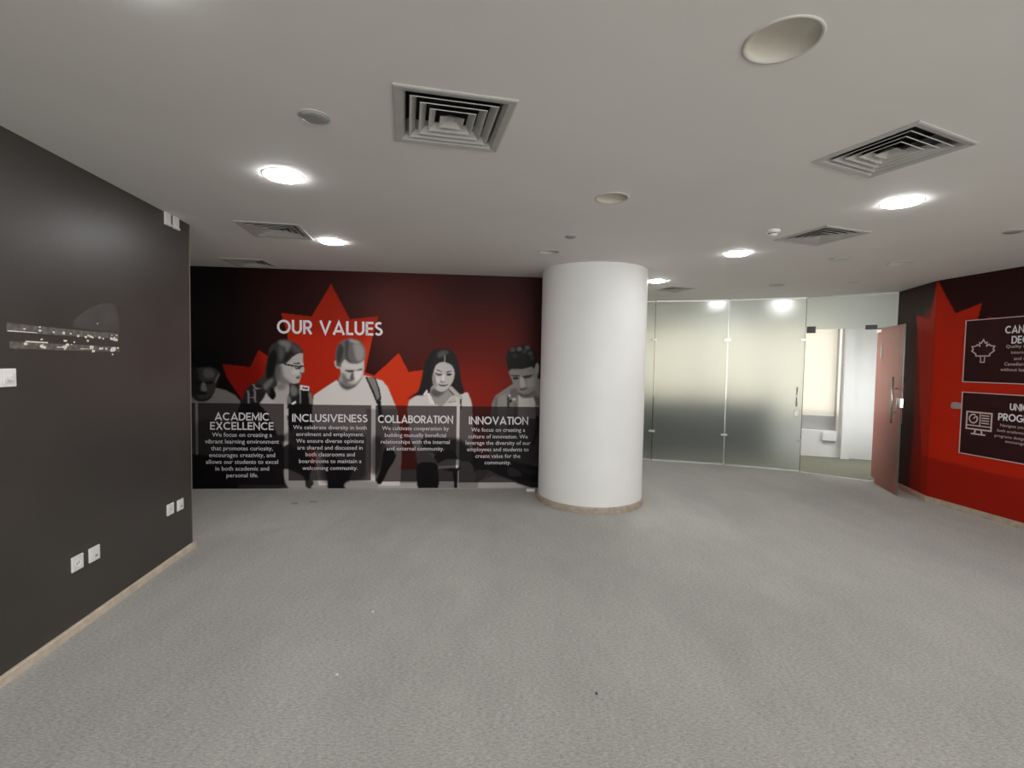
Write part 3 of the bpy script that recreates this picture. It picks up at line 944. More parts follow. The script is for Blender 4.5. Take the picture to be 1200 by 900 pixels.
T_ = 0.17
h_ = T_ / 2
GL = {
    'A': (0.92, [[(h_, 0), (.46, 1 - h_), (.92 - h_, 0)], [(.22, .26), (.70, .26)]]),
    'B': (0.66, [[(h_, 0), (h_, 1)], [(0, 1 - h_), (.34, 1 - h_)] + arc(.34, .73, .19, .185, 90, -90) , [(0, .53), (.36, .53)] + arc(.36, .31, .21, .225, 90, -90) + [(0, h_)]]),
    'C': (0.88, [arc(.5, .5, .5 - h_, .5 - h_, 48, 312, 22)]),
    'D': (0.82, [[(h_, 0), (h_, 1)], [(0, 1 - h_), (.32, 1 - h_)] + arc(.32, .5, .5 - h_, .5 - h_, 90, -90, 18) + [(0, h_)]]),
    'E': (0.60, [[(h_, 0), (h_, 1)], [(0, 1 - h_), (.58, 1 - h_)], [(0, .5), (.54, .5)], [(0, h_), (.58, h_)]]),
    'G': (0.94, [arc(.5, .5, .5 - h_, .5 - h_, 48, 350, 24) + [(.93 - h_, .46), (.52, .46)]]),
    'I': (0.18, [[(.09, 0), (.09, 1)]]),
    'L': (0.54, [[(h_, 0), (h_, 1)], [(0, h_), (.54, h_)]]),
    'M': (1.0, [[(h_, 0), (h_ + .06, 1 - h_), (.5, .2), (.94 - h_, 1 - h_), (1 - h_, 0)]]),
    'N': (0.80, [[(h_, 0), (h_, .93), (.80 - h_, .07), (.80 - h_, 1)]]),
    'O': (1.0, [arc(.5, .5, .5 - h_, .5 - h_, 0, 360, 32)]),
    'P': (0.64, [[(h_, 0), (h_, 1)], [(0, 1 - h_), (.34, 1 - h_)] + arc(.34, .67, .22, .245, 90, -90) + [(0, .425)]]),
    'Q': (1.0, [arc(.5, .5, .5 - h_, .5 - h_, 0, 360, 32), [(.58, .32), (.92, 0)]]),
    'R': (0.68, [[(h_, 0), (h_, 1)], [(0, 1 - h_), (.34, 1 - h_)] + arc(.34, .68, .22, .235, 90, -90) + [(0, .445)], [(.30, .44), (.60, 0)]]),
    'S': (0.60, [arc(.31, .725, .21, .19, 40, 250, 14) + arc(.28, .29, .23, .205, 80, -150, 16)]),
    'T': (0.62, [[(.31, 0), (.31, 1)], [(0, 1 - h_), (.62, 1 - h_)]]),
    'U': (0.74, [[(h_, 1), (h_, .37)] + arc(.37, .37, .37 - h_, .37 - h_, 180, 360, 14) + [(.74 - h_, 1)]]),
    'V': (0.90, [[(h_, 1), (.45, h_), (.90 - h_, 1)]]),
    'X': (0.80, [[(h_, 0), (.80 - h_, 1)], [(h_, 1), (.80 - h_, 0)]]),
}


def ribbon(mb, pts, wd, y=0.0, closed=False):
    pts = [Vector(p) for p in pts]
    q = [pts[0]]
    for p in pts[1:]:
        if (p - q[-1]).length > 1e-6:
            q.append(p)
    pts = q
    L, R_ = [], []
    n = len(pts)
    for i, p in enumerate(pts):
        a = pts[i - 1] if i > 0 else (pts[-2] if closed else None)
        b = pts[i + 1] if i < n - 1 else (pts[1] if closed else None)
        d1 = (p - a).normalized() if a is not None else None
        d2 = (b - p).normalized() if b is not None else None
        d1 = d1 or d2
        d2 = d2 or d1
        n1, n2 = Vector((-d1.y, d1.x)), Vector((-d2.y, d2.x))
        m = n1 + n2
        m = m.normalized() if m.length > 1e-4 else n1
        k = min(1.0 / max(m.dot(n1), 0.3), 2.2)
        L.append(p + m * wd / 2 * k)
        R_.append(p - m * wd / 2 * k)
    vs = [(v.x, y, v.y) for v in L + R_]
    mb.add(vs, [(i, i + n, i + n + 1, i + 1) for i in range(n - 1)])


def heading(name, text, x0, x1, zc, h, mat, parent, y, track=0.09):
    W = 0
    for ch in text:
        W += (0.42 if ch == ' ' else GL[ch][0] + track)
    W -= track
    kx = (x1 - x0) / W
    mb = MB()
    x = 0
    for ch in text:
        if ch == ' ':
            x += .42
            continue
        wch, st = GL[ch]
        for s_ in st:
            # widths vary with the horizontal squeeze, as the lettering does
            ribbon(mb, [((x0 + (x + px) * kx), (zc - h / 2 + py * h)) for px, py in s_], T_ * h, y)
        x += wch + track
    return mb.out(name, mat, parent)


def text_mesh(name, lines, zs, x0, x1, mat, parent, y, align='CENTER', size=None, grow=0.0):
    """lines of small lettering; the widest line fills x0..x1 unless a size is given"""
    meshes = []
    dg = bpy.context.evaluated_depsgraph_get()
    cu = []
    for t_ in lines:
        c = bpy.data.curves.new('t', 'FONT')
        c.body = t_
        c.align_x = align
        c.size = 1.0
        c.resolution_u = 2
        c.offset = grow
        o = bpy.data.objects.new('t', c)
        COL.objects.link(o)
        cu.append(o)
    bpy.context.view_layer.update()
    dg = bpy.context.evaluated_depsgraph_get()
    wid = []
    for o in cu:
        me = bpy.data.meshes.new_from_object(o.evaluated_get(dg))
        xs = [v.co.x for v in me.vertices]
        wid.append(max(xs) - min(xs))
        meshes.append(me)
    k = size or (x1 - x0) / max(wid)
    mb = MB()
    for me, z in zip(meshes, zs):
        xc = (x0 + x1) / 2
        mb.add([(xc + v.co.x * k, y, z + (v.co.y - .25) * k) for v in me.vertices], [tuple(p.vertices) for p in me.polygons])
    for o in cu:
        c = o.data
        bpy.data.objects.remove(o)
        bpy.data.curves.remove(c)
    for me in meshes:
        bpy.data.meshes.remove(me)
    return mb.out(name, mat, parent)


# ------------------------------------------------------------------ mural on the back wall
D = 0.0075
MGAIN = 1.20
mural = empty('wall_mural', (MW0.x, MW0.y, 0), math.atan2(MD.y, MD.x))
tag(mural, 'large red and black wall mural headed OUR VALUES showing five students and a maple leaf', 'mural')
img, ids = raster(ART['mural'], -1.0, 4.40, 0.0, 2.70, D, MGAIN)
xs = -1.0 + np.arange(img.shape[1]) * D
zs = np.arange(img.shape[0]) * D
XX, ZZ = np.meshgrid(xs, zs)
ppos = []
for i, (a, b, c, e) in enumerate(ART['panels']):
    m = (XX >= a) & (XX <= c) & (ZZ >= b) & (ZZ <= e)
    img[m] = img[m] * np.array([0.155, 0.137, 0.142]) + np.array([0.004, 0.003, 0.0035])
    ids[m] = 10 + i
MB().box(-1.0, 4.40, -.0025, 0, 0, H).out('vinyl_backing', MT['white'], mural)
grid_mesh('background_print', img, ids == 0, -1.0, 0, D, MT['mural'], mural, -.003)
o = grid_mesh('maple_leaf_print', img, ids == 1, -1.0, 0, D, MT['mural'], mural, -.003)
o['label'] = 'big red maple leaf silhouette'
for k, lab in ((2, 'printed figure with short black hair looking down, half hidden at the left'), (3, 'printed figure with long hair, glasses and checked shirt turned to the right'), (4, 'printed figure with short fair hair, white t-shirt and backpack strap looking down'), (5, 'printed figure with long straight black hair and white blouse'), (6, 'printed figure with curly dark hair and light jacket beside the column')):
    o = grid_mesh('printed_figure', img, ids == k, -1.0, 0, D, MT['mural'], mural, -.003)
    o['label'] = lab
panel_lab = ['narrow dark translucent panel at the left end', 'dark translucent text panel ACADEMIC EXCELLENCE', 'dark translucent text panel INCLUSIVENESS', 'dark translucent text panel COLLABORATION', 'dark translucent text panel INNOVATION']
pans = []
for i in range(5):
    o = grid_mesh('text_panel', img, ids == 10 + i, -1.0, 0, D, MT['mural'], mural, -.003)
    o['label'] = panel_lab[i]
    pans.append(o)
heading('main_heading', 'OUR VALUES', *ART['heads'][0][1], MT['ink'], mural, -.0055)
for j, pi in ((1, 1), (2, 1), (3, 2), (4, 3), (5, 4)):
    heading('panel_heading', ART['heads'][j][0], *ART['heads'][j][1], MT['ink'], pans[pi], -.0055, track=0.07)
for j, (lines, zz, x0, x1) in enumerate(ART['paras']):
    text_mesh('paragraph', lines, zz, x0, x1, MT['inkdim'], pans[j + 1], -.0055)['kind'] = 'stuff'

# ------------------------------------------------------------------ red print on the right wall, over the corner
DR = 0.010
for nm, a, b, ops, s1, lab in (('wall_print', A2, B2, ART['rb'], 3.2, 'red and maroon leaf wall print behind the two framed notices'), ('wall_print', A1, A2, ART['ra'], (A2 - A1).length, 'narrow dark-to-red strip of wall print beside the open glass door')):
    wp = frame_on(nm, a, b)
    tag(wp, lab, 'wall print')
    im2, id2 = raster(ops, 0.0, s1, 0.0, 2.70, DR, 1.08)
    MB().box(0, s1, -.0015, 0, 0.0, H).out('vinyl_backing', MT['poster'], wp)
    grid_mesh('background_print', im2, id2 == 0, 0, 0, DR, MT['mural'], wp, -.002)
    o = grid_mesh('maple_leaf_print', im2, id2 == 1, 0, 0, DR, MT['mural'], wp, -.002)


def frame_ring(mb, x0, x1, z0, z1, wd, y0, y1):
    mb.box(x0, x1, y0, y1, z0, z0 + wd).box(x0, x1, y0, y1, z1 - wd, z1).box(x0, x0 + wd, y0, y1, z0 + wd, z1 - wd).box(x1 - wd, x1, y0, y1, z0 + wd, z1 - wd)


def notice(s0, s1, z0, z1, lab):
    o = frame_on('framed_notice', A2, B2, s0, z0, 0.002)
    tag(o, lab, 'notice')
    W_, H_ = s1 - s0, z1 - z0
    MB().box(0, W_, -.006, 0, 0, H_).out('board', MT['poster'], o)
    m_ = MB()
    frame_ring(m_, 0, W_, 0, H_, .009, -.0095, -.0055)
    m_.out('border', MT['inkpink'], o)
    return o


n1 = notice(.361, 1.31, 1.486, 2.190, 'upper dark notice with maple leaf icon headed CANADIAN DEGREE on the red wall')
n2 = notice(.366, 1.31, .668, 1.376, 'lower dark notice with monitor icon headed UNIQUE PROGRAMS on the red wall')
# maple leaf icon: a jagged outline
lf = [(0, 1), (.16, .68), (.32, .74), (.30, .40), (.52, .56), (.62, .42), (.98, .36), (.86, .10), (.98, -.04), (.60, -.34), (.60, -.52), (.12, -.52)]
lf = [(x, z) for x, z in lf] + [(-x, z) for x, z in lf[::-1] if x > 0]
m_ = MB()
ribbon(m_, [(.200 + x * .118, .358 + z * .118) for x, z in lf + [lf[0]]], .012, -.0075, closed=True)
ribbon(m_, [(.200 + x * .02, .262 + z * .035) for x, z in ((-1, -1), (1, -1), (1, 1), (-1, 1), (-1, -1))], .010, -.0075, closed=True)
m_.out('leaf_icon', MT['inkpink'], n1)
heading('notice_heading', 'CANADIAN', 0.769 - .361, 1.195 - .361, 2.056 - 1.486, .080, MT['ink'], n1, -.0075)
heading('notice_heading', 'DEGREE', .834 - .361, 1.125 - .361, 1.948 - 1.486, .080, MT['ink'], n1, -.0075)
text_mesh('notice_text', ['Quality education', 'international', 'and work', 'Canadian standard', 'without leaving home'], [.39, .327, .263, .205, .146], .747 - .361, 1.169 - .361, MT['inkpink'], n1, -.0075)['kind'] = 'stuff'
# monitor icon
m_ = MB()
cx, cz = .195, .372
rr = lambda x0, x1, z0, z1: [(cx + x0, cz + z0), (cx + x1, cz + z0), (cx + x1, cz + z1), (cx + x0, cz + z1), (cx + x0, cz + z0)]
ribbon(m_, rr(-.128, .128, -.075, .115), .016, -.0075, closed=True)
ribbon(m_, [(cx - .125, cz - .035), (cx + .125, cz - .035)], .012, -.0075)
ribbon(m_, [(cx - .058 + .042 * x, cz + .042 + .048 * z) for x, z in arc(0, 0, 1, 1, 60, 400, 20)], .014, -.0075)
ribbon(m_, [(cx - .058, cz + .042), (cx - .03, cz + .075)], .012, -.0075)
for k in range(4):
    ribbon(m_, [(cx + .025, cz + .085 - k * .028), (cx + .105, cz + .085 - k * .028)], .012, -.0075)
ribbon(m_, [(cx + .012, cz - .03), (cx + .012, cz + .11)], .010, -.0075)
ribbon(m_, [(cx - .03, cz - .08), (cx - .04, cz - .125)], .016, -.0075)
ribbon(m_, [(cx + .03, cz - .08), (cx + .04, cz - .125)], .016, -.0075)
ribbon(m_, [(cx - .075, cz - .128), (cx + .075, cz - .128)], .016, -.0075)
m_.out('monitor_icon', MT['inkpink'], n2)
heading('notice_heading', 'UNIQUE', .856 - .366, 1.12 - .366, 1.247 - .668, .072, MT['ink'], n2, -.0075)
heading('notice_heading', 'PROGRAMS', .752 - .366, 1.215 - .366, 1.133 - .668, .078, MT['ink'], n2, -.0075)
text_mesh('notice_text', ['Navigate your career', 'both academic and your', 'programs designed to help', 'encourage you'], [1.041 - .668, .983 - .668, .924 - .668, .876 - .668], .728 - .366, 1.188 - .366, MT['inkpink'], n2, -.0075)['kind'] = 'stuff'
tp = frame_on('tape_scrap', A2, B2, .248, 1.172, .002)
tag(tp, 'small grey scrap of tape stuck left of the lower notice', 'tape')
MB().add([(0, -.003, .005), (.04, -.003, 0), (.11, -.004, .006), (.118, -.003, .04), (.11, -.006, .072), (.05, -.003, .078), (.004, -.003, .07), (-.006, -.003, .035)], [tuple(range(8))]).out('tape_piece', MT['tape'], tp)

# ------------------------------------------------------------------ left wall: sockets, switch, old mounting strips
LD = (LB - LA).normalized()


def on_left(name, s, z, off=0.0):
    p = LA + LD * s + Vector((-LD.y, LD.x)) * off
    return empty(name, (p.x, p.y, z), math.atan2(-LD.y, -LD.x))


def make_socket(kind):
    o = on_left('wall_socket', 0, 0)
    MB().box(-.044, .044, -.011, 0, -.044, .044, bev=.004).out('cover_plate', MT['plastic'], o)
    if kind == 'socket':
        m_ = MB()
        m_.lathe([(.0215, 0.0), (.0215, -.013), (.0, -.013)], 28)
        q = Matrix.Rotation(math.radians(90), 4, 'X')
        v = [q @ Vector(p) for p in m_.v]
        # a shallow round well seen from the front: rim ring and dark floor
        r_ = MB().lathe([(.0225, 0.010), (.0225, 0.0135), (.0195, 0.0135), (.0185, 0.0112), (.0, 0.0112)], 28)
        link('socket_well', [(p[0], -p[2], p[1]) for p in r_.v], r_.f, MT['plastic'], o)
        h2 = MB()
        for dx in (-.0095, .0095):
            h2.tube((dx, -.0110, 0), (dx, -.0120, 0), .0032, 10)
        h2.out('pin_hole', MT['hole'], o)
    elif kind == 'data':
        MB().box(-.028, .028, -.0135, -.010, -.022, .026, bev=.0012).out('centre_plate', MT['plastic'], o)
        MB().box(-.003, .017, -.0142, -.0125, -.018, -.006).out('jack_opening', MT['grey'], o)
    return o


so = make_socket('socket')
da = make_socket('data')


def place_left(o, s, z, label, group=None):
    p = LA + LD * s
    o.location = (p.x, p.y, z)
    return tag(o, label, 'socket', group)


place_left(so, 1.277, .402, 'white round power socket nearest the camera low on the dark wall')
place_left(da, 1.141, .402, 'white data socket plate right of the nearest power socket on the dark wall')
for src, s, z, lab in ((so, .325, .430, 'small-looking white power socket near the far end of the dark wall'), (da, .186, .424, 'white data socket plate beside the free end of the dark wall')):
    place_left(copy_tree(src), s, z, lab)
sw = on_left('wall_dimmer', 1.695, 1.494)
tag(sw, 'white square control plate with round knob at the left picture edge', 'switch')
MB().box(-.043, .043, -.011, 0, -.045, .045, bev=.004).out('cover_plate', MT['plastic'], sw)
MB().box(-.029, .029, -.014, -.010, -.029, .029, bev=.0015).out('centre_plate', MT['plastic'], sw)
r_ = MB().lathe([(.018, .013), (.017, .024), (.014, .027), (0, .027)], 28)
link('knob', [(p[0], -p[2], p[1]) for p in r_.v], r_.f, MT['scrap'], sw)


def blob(mb, x, z, rx, rz, y, seed):
    rn = random.Random(seed)
    n = 9
    ph = [rn.uniform(.75, 1.2) for _ in range(n)]
    vs = [(x + rx * ph[k] * math.cos(2 * math.pi * k / n), y, z + rz * ph[k] * math.sin(2 * math.pi * k / n)) for k in range(n)] + [(x, y - .0015, z)]
    mb.add(vs, [(k, (k + 1) % n, n) for k in range(n)])


# local x of a strip runs towards the far end of the wall
up = on_left('mounting_strip_mark', 1.691, 1.72)
tag(up, 'upper of two long strips of torn paint and plaster spots on the dark wall', 'wall mark')
m_ = MB()
prof = [(0, .000, .043), (.1, .000, .040), (.25, -.002, .038), (.42, -.002, .036), (.58, -.001, .034), (.7, .002, .036), (.81, .001, .034)]
vs = [(a, -.0012, b) for a, b, c in prof] + [(a, -.0012, c) for a, b, c in prof]
n = len(prof)
m_.add(vs, [(i, i + 1, i + 1 + n, i + n) for i in range(n - 1)])
m_.out('residue_film', MT['film'], up)
hz = [(.42, .050), (.44, .10), (.52, .155), (.62, .200), (.72, .225), (.79, .205), (.815, .13), (.82, .05), (.80, .040), (.60, .042)]
MB().add([(a, -.0006, b) for a, b in hz], [tuple(range(len(hz)))]).out('rubbed_patch', MT['haze'], up)
lo = on_left('mounting_strip_mark', 1.686, 1.637)
tag(lo, 'lower of two long strips of torn paint and plaster spots on the dark wall', 'wall mark')
m_ = MB()
prof = [(0.01, .0, .035), (.15, .0, .036), (.3, -.002, .034), (.5, .0, .034), (.65, .0, .032), (.815, .0, .034)]
vs = [(a, -.0012, b) for a, b, c in prof] + [(a, -.0012, c) for a, b, c in prof]
n = len(prof)
m_.add(vs, [(i, i + 1, i + 1 + n, i + n) for i in range(n - 1)])
m_.out('residue_film', MT['film'], lo)
up_sp = [(.10, .018, 3), (.195, .034, 3), (.195, .016, 4), (.285, .012, 4), (.355, .014, 5), (.405, .011, 3), (.46, .002, 5), (.52, -.002, 5), (.54, .008, 4), (.56, .004, 5), (.575, -.001, 4), (.635, .000, 5), (.665, -.004, 4), (.74, -.002, 6), (.765, -.004, 6), (.785, -.006, 6), (.745, .020, 2.5), (.79, .022, 3), (.77, .006, 4), (.62, .085, 2.5), ]
lo_sp = [(.10, .026, 5), (.20, .018, 6), (.215, .012, 5), (.355, .052, 4), (.36, .020, 6), (.375, .030, 5), (.355, .008, 4), (.345, .018, 4), (.56, .022, 8), (.575, .000, 6), (.635, .016, 5), (.65, .017, 4), (.685, .017, 4), (.745, .012, 9), (.76, .016, 8), (.735, .008, 6), (.745, -.018, 4), (.795, .024, 4), (.20, .053, 3.5), (.365, .052, 3.5), (.53, .060, 4), (.425, .048, 3), (.405, .033, 2.5)]
for par, sp in ((up, up_sp), (lo, lo_sp)):
    m_ = MB()
    for k, (x, z, r) in enumerate(sp):
        blob(m_, x, z, r * .0024, r * .0016, -.0022, k)
    if par is up:
        m_.add([(.005, -.002, .000), (.18, -.002, .001), (.18, -.002, .005), (.005, -.002, .006)], [(0, 1, 2, 3)])
    else:
        m_.add([(.10, -.002, .034), (.24, -.002, .034), (.24, -.002, .041), (.10, -.002, .042)], [(0, 1, 2, 3)])
        m_.add([(.30, -.002, .013), (.37, -.002, .014), (.37, -.002, .018), (.30, -.002, .018)], [(0, 1, 2, 3)])
        m_.add([(.47, -.002, .009), (.54, -.002, .010), (.54, -.002, .013), (.47, -.002, .013)], [(0, 1, 2, 3)])
    o = m_.out('plaster_spots', MT['speck'], par)
    o['kind'] = 'stuff'
for s, lab in ((.318, 'left of two small white clips at the top edge of the dark wall'), (.205, 'right of two small white clips at the top edge of the dark wall')):
    o = on_left('ceiling_clip', s, 2.605)
    tag(o, lab, 'clip')
    MB().box(-.036, .036, -.014, 0, 0, .095, bev=.002).out('clip_plate', MT['ring'], o)
    MB().box(-.036, .036, -.022, -.013, 0, .014, bev=.002).out('clip_lip', MT['ring'], o)

# ------------------------------------------------------------------ glass partition
def on_line(name, a, b):
    d = (b - a).normalized()
    return empty(name, (a.x, a.y, 0), math.atan2(d.y, d.x))


part = empty('glass_partition')
tag(part, 'frosted glass partition with doorway between the white column and the red wall', 'glass partition')


def pane(a, b, x0, x1, z0, z1, lab):
    d = (b - a).normalized()
    o = MB().box(x0, x1, -.006, .006, z0, z1).out('glass_panel', MT['frost'], part)
    o.location = (a.x, a.y, 0)
    o.rotation_euler = (0, 0, math.atan2(d.y, d.x))
    o['label'] = lab
    return o


pl = [(GS, G0, 'frosted glass panel mostly hidden behind the white column'), (G0, GA, 'frosted glass panel next to the column, between two vertical joints'), (GA, GB, 'frosted glass panel beside the doorway with a chrome handle at its right edge')]
for i, (a, b, lab) in enumerate(pl):
    L_ = (b - a).length
    o = pane(a, b, .006, L_ - .008, .022, H - .022, lab)
    MB().box(.01, L_ - .01, -.016, .016, 0.0015, .020).out('floor_channel', MT['alu'], o)
    MB().box(.01, L_ - .01, -.016, .016, H - .020, H - .0005).out('ceiling_channel', MT['alu'], o)
    MB().box(L_ - .0075, L_ - .0005, -.008, .008, .022, H - .022).out('pane_edge', MT['alu' if i == 1 else 'edge'], o)
    for z in (.50, 2.05):
        MB().box(L_ - .06, L_ + (.045 if i < 2 else 0), -.016, .016, z - .02, z + .02, bev=.004).out('patch_clamp', MT['chrome'], o)
    if i == 2:
        hd = MB()
        hd.tube((L_ - .09, -.055, 1.02), (L_ - .09, -.055, 1.32), .012)
        hd.tube((L_ - .09, -.055, 1.07), (L_ - .09, 0, 1.07), .007)
        hd.tube((L_ - .09, -.055, 1.27), (L_ - .09, 0, 1.27), .007)
        hd.out('pull_handle', MT['chrome'], o, smooth=True)
        MB().box(L_ - .115, L_ - .045, -.02, .02, .86, .96, bev=.005).out('lock_case', MT['chrome'], o)
HD = 2.205
L_ = (GC - GB).length
hx = (HINGE - GB).length
o = pane(GB, GC, .006, L_ - .006, HD, H - .022, 'frosted glass header pane above the doorway')
MB().box(.01, L_ - .01, -.016, .016, H - .020, H - .0005).out('ceiling_channel', MT['alu'], o)
MB().box(.01, .13, -.017, .017, HD - .055, HD + .045, bev=.004).out('patch_fitting', MT['darkmetal'], o)
MB().box(hx - .15, hx - .01, -.017, .017, HD - .02, HD + .045, bev=.004).out('patch_fitting', MT['darkmetal'], o)
o = pane(GB, GC, hx + .02, L_ - .01, .022, HD - .004, 'narrow frosted glass strip between the open door and the dark wall')
MB().box(hx + .02, L_ - .01, -.016, .016, 0.0015, .020).out('floor_channel', MT['alu'], o)
th_ = on_line('trim_4', GB, HINGE)
th_['kind'] = 'structure'
MB().box(0, hx, -.02, .02, .001, .006).out('threshold_bar', MT['alu'], th_)

# open door leaf
ld = (LEAF - HINGE).normalized()
door = empty('door_1', (HINGE.x, HINGE.y, 0), math.atan2(ld.y, ld.x))
door['kind'] = 'structure'
LW = (LEAF - HINGE).length
MB().box(.01, LW, -.006, .006, .012, HD - .012).out('frosted_pane', MT['frost2'], door)
MB().box(LW - .001, LW + .002, -.006, .006, .012, HD - .012).out('pane_edge', MT['edge'], door)
MB().box(.0, .16, -.016, .016, HD - .07, HD - .008, bev=.004).out('top_patch', MT['chrome'], door)
MB().box(.0, .16, -.016, .016, .006, .07, bev=.004).out('bottom_patch', MT['chrome'], door)
for sy in (-1, 1):
    hd = MB()
    hd.tube((LW - .14, sy * .055, .92), (LW - .14, sy * .055, 1.52), .013, 16)
    hd.tube((LW - .14, sy * .055, 1.07), (LW - .14, 0, 1.07), .008)
    hd.tube((LW - .14, sy * .055, 1.37), (LW - .14, 0, 1.37), .008)
    hd.out('pull_handle', MT['alu'], door, smooth=True)
MB().box(LW - .10, LW + .004, -.02, .02, 1.13, 1.25, bev=.004).out('lock_case', MT['chrome'], door)
st = MB().prism([(.17 + .035 * math.cos(t * math.pi / 12), .10 * math.sin(t * math.pi / 12)) for t in range(24)], -.0015, .0015).out('sticker', MT['ring'], door)
st.rotation_euler = (math.radians(90), 0, 0)
st.location = (.0, -.0085, 1.86)
st['label'] = 'small pale oval sticker'

# ------------------------------------------------------------------ corridor: blinds, window, outlet, added dark cabinets
bl_x = [(-4.28, -3.12), (-3.10, -1.92), (-1.90, -.72), (-.70, .44)]
bl_l = ['cream roller blind seen through the open doorway', 'roller blind behind the frosted panel beside the doorway', 'roller blind behind the frosted panel next to the column', 'roller blind hidden deepest behind the column']
for (x0, x1), lab in zip(bl_x[::-1], bl_l):
    o = empty('roller_blind', (CA.x + CDIR.x * x0, CA.y + CDIR.y * x0, 0), math.atan2(CDIR.y, CDIR.x))
    tag(o, lab, 'blind', 'roller blinds on the corridor window wall')
    W_ = x1 - x0
    MB().box(0, W_, .062, .064, .765, 2.43).out('fabric', MT['blind'], o)
    MB().box(0, W_, .052, .074, .745, .767, bev=.004).out('bottom_bar', MT['ring'], o)
    MB().tube((0, .063, 2.43), (W_, .063, 2.43), .02).out('roller_tube', MT['ring'], o)
nrm = Vector((CDIR.y, -CDIR.x))
for x0, x1 in bl_x:
    c = CA + CDIR * ((x0 + x1) / 2) - nrm * 0.155
    area('blind_daylight', (c.x, c.y, 1.60), (nrm.x, nrm.y, 0), x1 - x0 - .05, 1.6, BLIND, (1.0, .975, .90))
o = empty('wall_outlet_box', (CA.x + CDIR.x * .25, CA.y + CDIR.y * .25, .26), math.atan2(CDIR.y, CDIR.x))
tag(o, 'white outlet box on the low wall under the blind through the doorway', 'outlet')
MB().box(0, .22, -.05, 0, .045, .19, bev=.006).out('box_body', MT['white'], o)
MB().box(.02, .20, -.03, 0, .0, .045).out('box_underside', MT['grey'], o)
o = None
su_d = (GA - GB).normalized()
for k, lab in enumerate(['dark grey low cabinet behind the frosted panel beside the doorway', 'dark grey low cabinet behind the joint of the two frosted panels', 'dark grey low cabinet behind the frosted panel next to the column', 'dark grey low cabinet behind the column']):
    p = CA + CDIR * (-1.55 - k * .95) + nrm * .42
    c = empty('low_cabinet', (p.x, p.y, 0), math.atan2(CDIR.y, CDIR.x))  # unseen cabinets, added to darken the lower part of the frosted glass
    tag(c, lab, 'cabinet', 'low cabinets in the corridor')
    MB().box(0, .94, 0, .40, .06, 1.0).out('body', MT['cabinet'], c)
    MB().box(.03, .91, .03, .37, 0, .06).out('plinth', MT['darkmetal'], c)
    for q in (0, 1):
        d_ = MB().box(.01 + q * .465, .465 + q * .465, -.018, 0, .08, .98).out('door', MT['cabinet'], c)
        MB().tube((.42 + q * .10, -.035, .80), (.42 + q * .10, -.035, .92), .006).out('handle', MT['alu'], d_)

# ------------------------------------------------------------------ ceiling fittings
def make_lamp(r=.112, lit=True):
    o = empty('downlight' if lit else 'recessed_lamp')
    if lit:
        MB().lathe([(r + .006, 0), (r + .006, -.0015), (r + .002, -.003), (r - .006, -.003), (r - .006, -.001)], 40).out('trim_ring', MT['ring'], o, smooth=True)
        MB().lathe([(r - .005, -.002), (r - .006, -.006), (r - .012, -.010), (r - .04, -.012), (.0, -.013)], 40).out('lens', MT['lens'], o, smooth=True)
    else:
        MB().lathe([(r + .006, 0), (r + .005, -.004), (r - .001, -.0045), (r - .008, -.003), (r - .008, .012)], 40).out('trim_ring', MT['ceilring'], o, smooth=True)
        MB().lathe([(r - .008, .004), (r - .02, .018), (r * .6, .032), (r * .3, .038), (0, .040)], 40).out('diffuser_dish', MT['dish'], o, smooth=True)
    return o


L0 = make_lamp()
lit_lab = ['lit round ceiling downlight above the dark wall end, nearest of the left pair', 'lit round ceiling downlight in front of the mural, above the leaf tip', 'lit round ceiling downlight right of the rightmost large air grille', 'lit round ceiling downlight between the column and the detector', 'lit round ceiling downlight tight behind the right side of the column', 'lit round ceiling downlight at the top picture edge, glow half out of frame']
for i, (x, y) in enumerate(LIT + LITOUT):
    o = L0 if i == 0 else copy_tree(L0)
    o.location = (x, y, H)
    tag(o, lit_lab[i] if i < 6 else 'lit round ceiling downlight out of the picture, behind the camera', 'ceiling light', 'lit ceiling downlights' if i < 6 else 'lit ceiling downlights out of the picture')
un_lab = ['large-looking unlit recessed ceiling lamp near the top picture edge', 'unlit recessed ceiling lamp in front of the column, middle of the ceiling', 'unlit recessed ceiling lamp just left of the column top', 'unlit recessed ceiling lamp near the red wall corner', 'small-looking unlit recessed ceiling lamp above the glass partition']
for (x, y, r), lab in zip(UNLIT, un_lab):
    o = make_lamp(r, False)
    o.location = (x, y, H)
    tag(o, lab, 'ceiling light', 'unlit recessed lamps')
# corridor downlights shining just behind the glass
for k, (x, y) in enumerate([(3.42, 8.22), (4.40, 8.02)]):
    o = copy_tree(L0)
    o.location = (x, y, H)
    tag(o, ['lit corridor downlight behind the joint of the frosted panels', 'lit corridor downlight behind the doorway header', 'lit corridor downlight inside the doorway, out of sight'][k], 'ceiling light', 'corridor downlights')

pl_lab = [(-.912, 2.24, .062, 'round grey ceiling sensor left of the nearest air grille'), (3.214, 4.865, .085, 'round flush plate behind the small air grille, left of the unlit lamp'), (.48, 4.212, .045, 'tiny round ceiling plate above the column'), (4.245, 6.116, .065, 'tiny round ceiling plate nearest the glass header'), (3.863, 3.823, .06, 'small round grey ceiling plate at the right picture edge')]
for x, y, r, lab in pl_lab:
    o = empty('ceiling_sensor', (x, y, H))
    tag(o, lab, 'sensor')
    MB().lathe([(r, 0), (r, -.006), (r - .008, -.011), (r * .5, -.013), (0, -.013)], 32).out('cover', MT['grey'] if r in (.062, .045, .06) else MT['vane'], o, smooth=True)
    MB().lathe([(r + .008, 0), (r + .008, -.003), (r, -.004)], 32).out('rim', MT['vane'], o)
o = empty('smoke_detector', (2.051, 3.92, H))
tag(o, 'small white domed smoke detector beside the small air grille', 'detector')
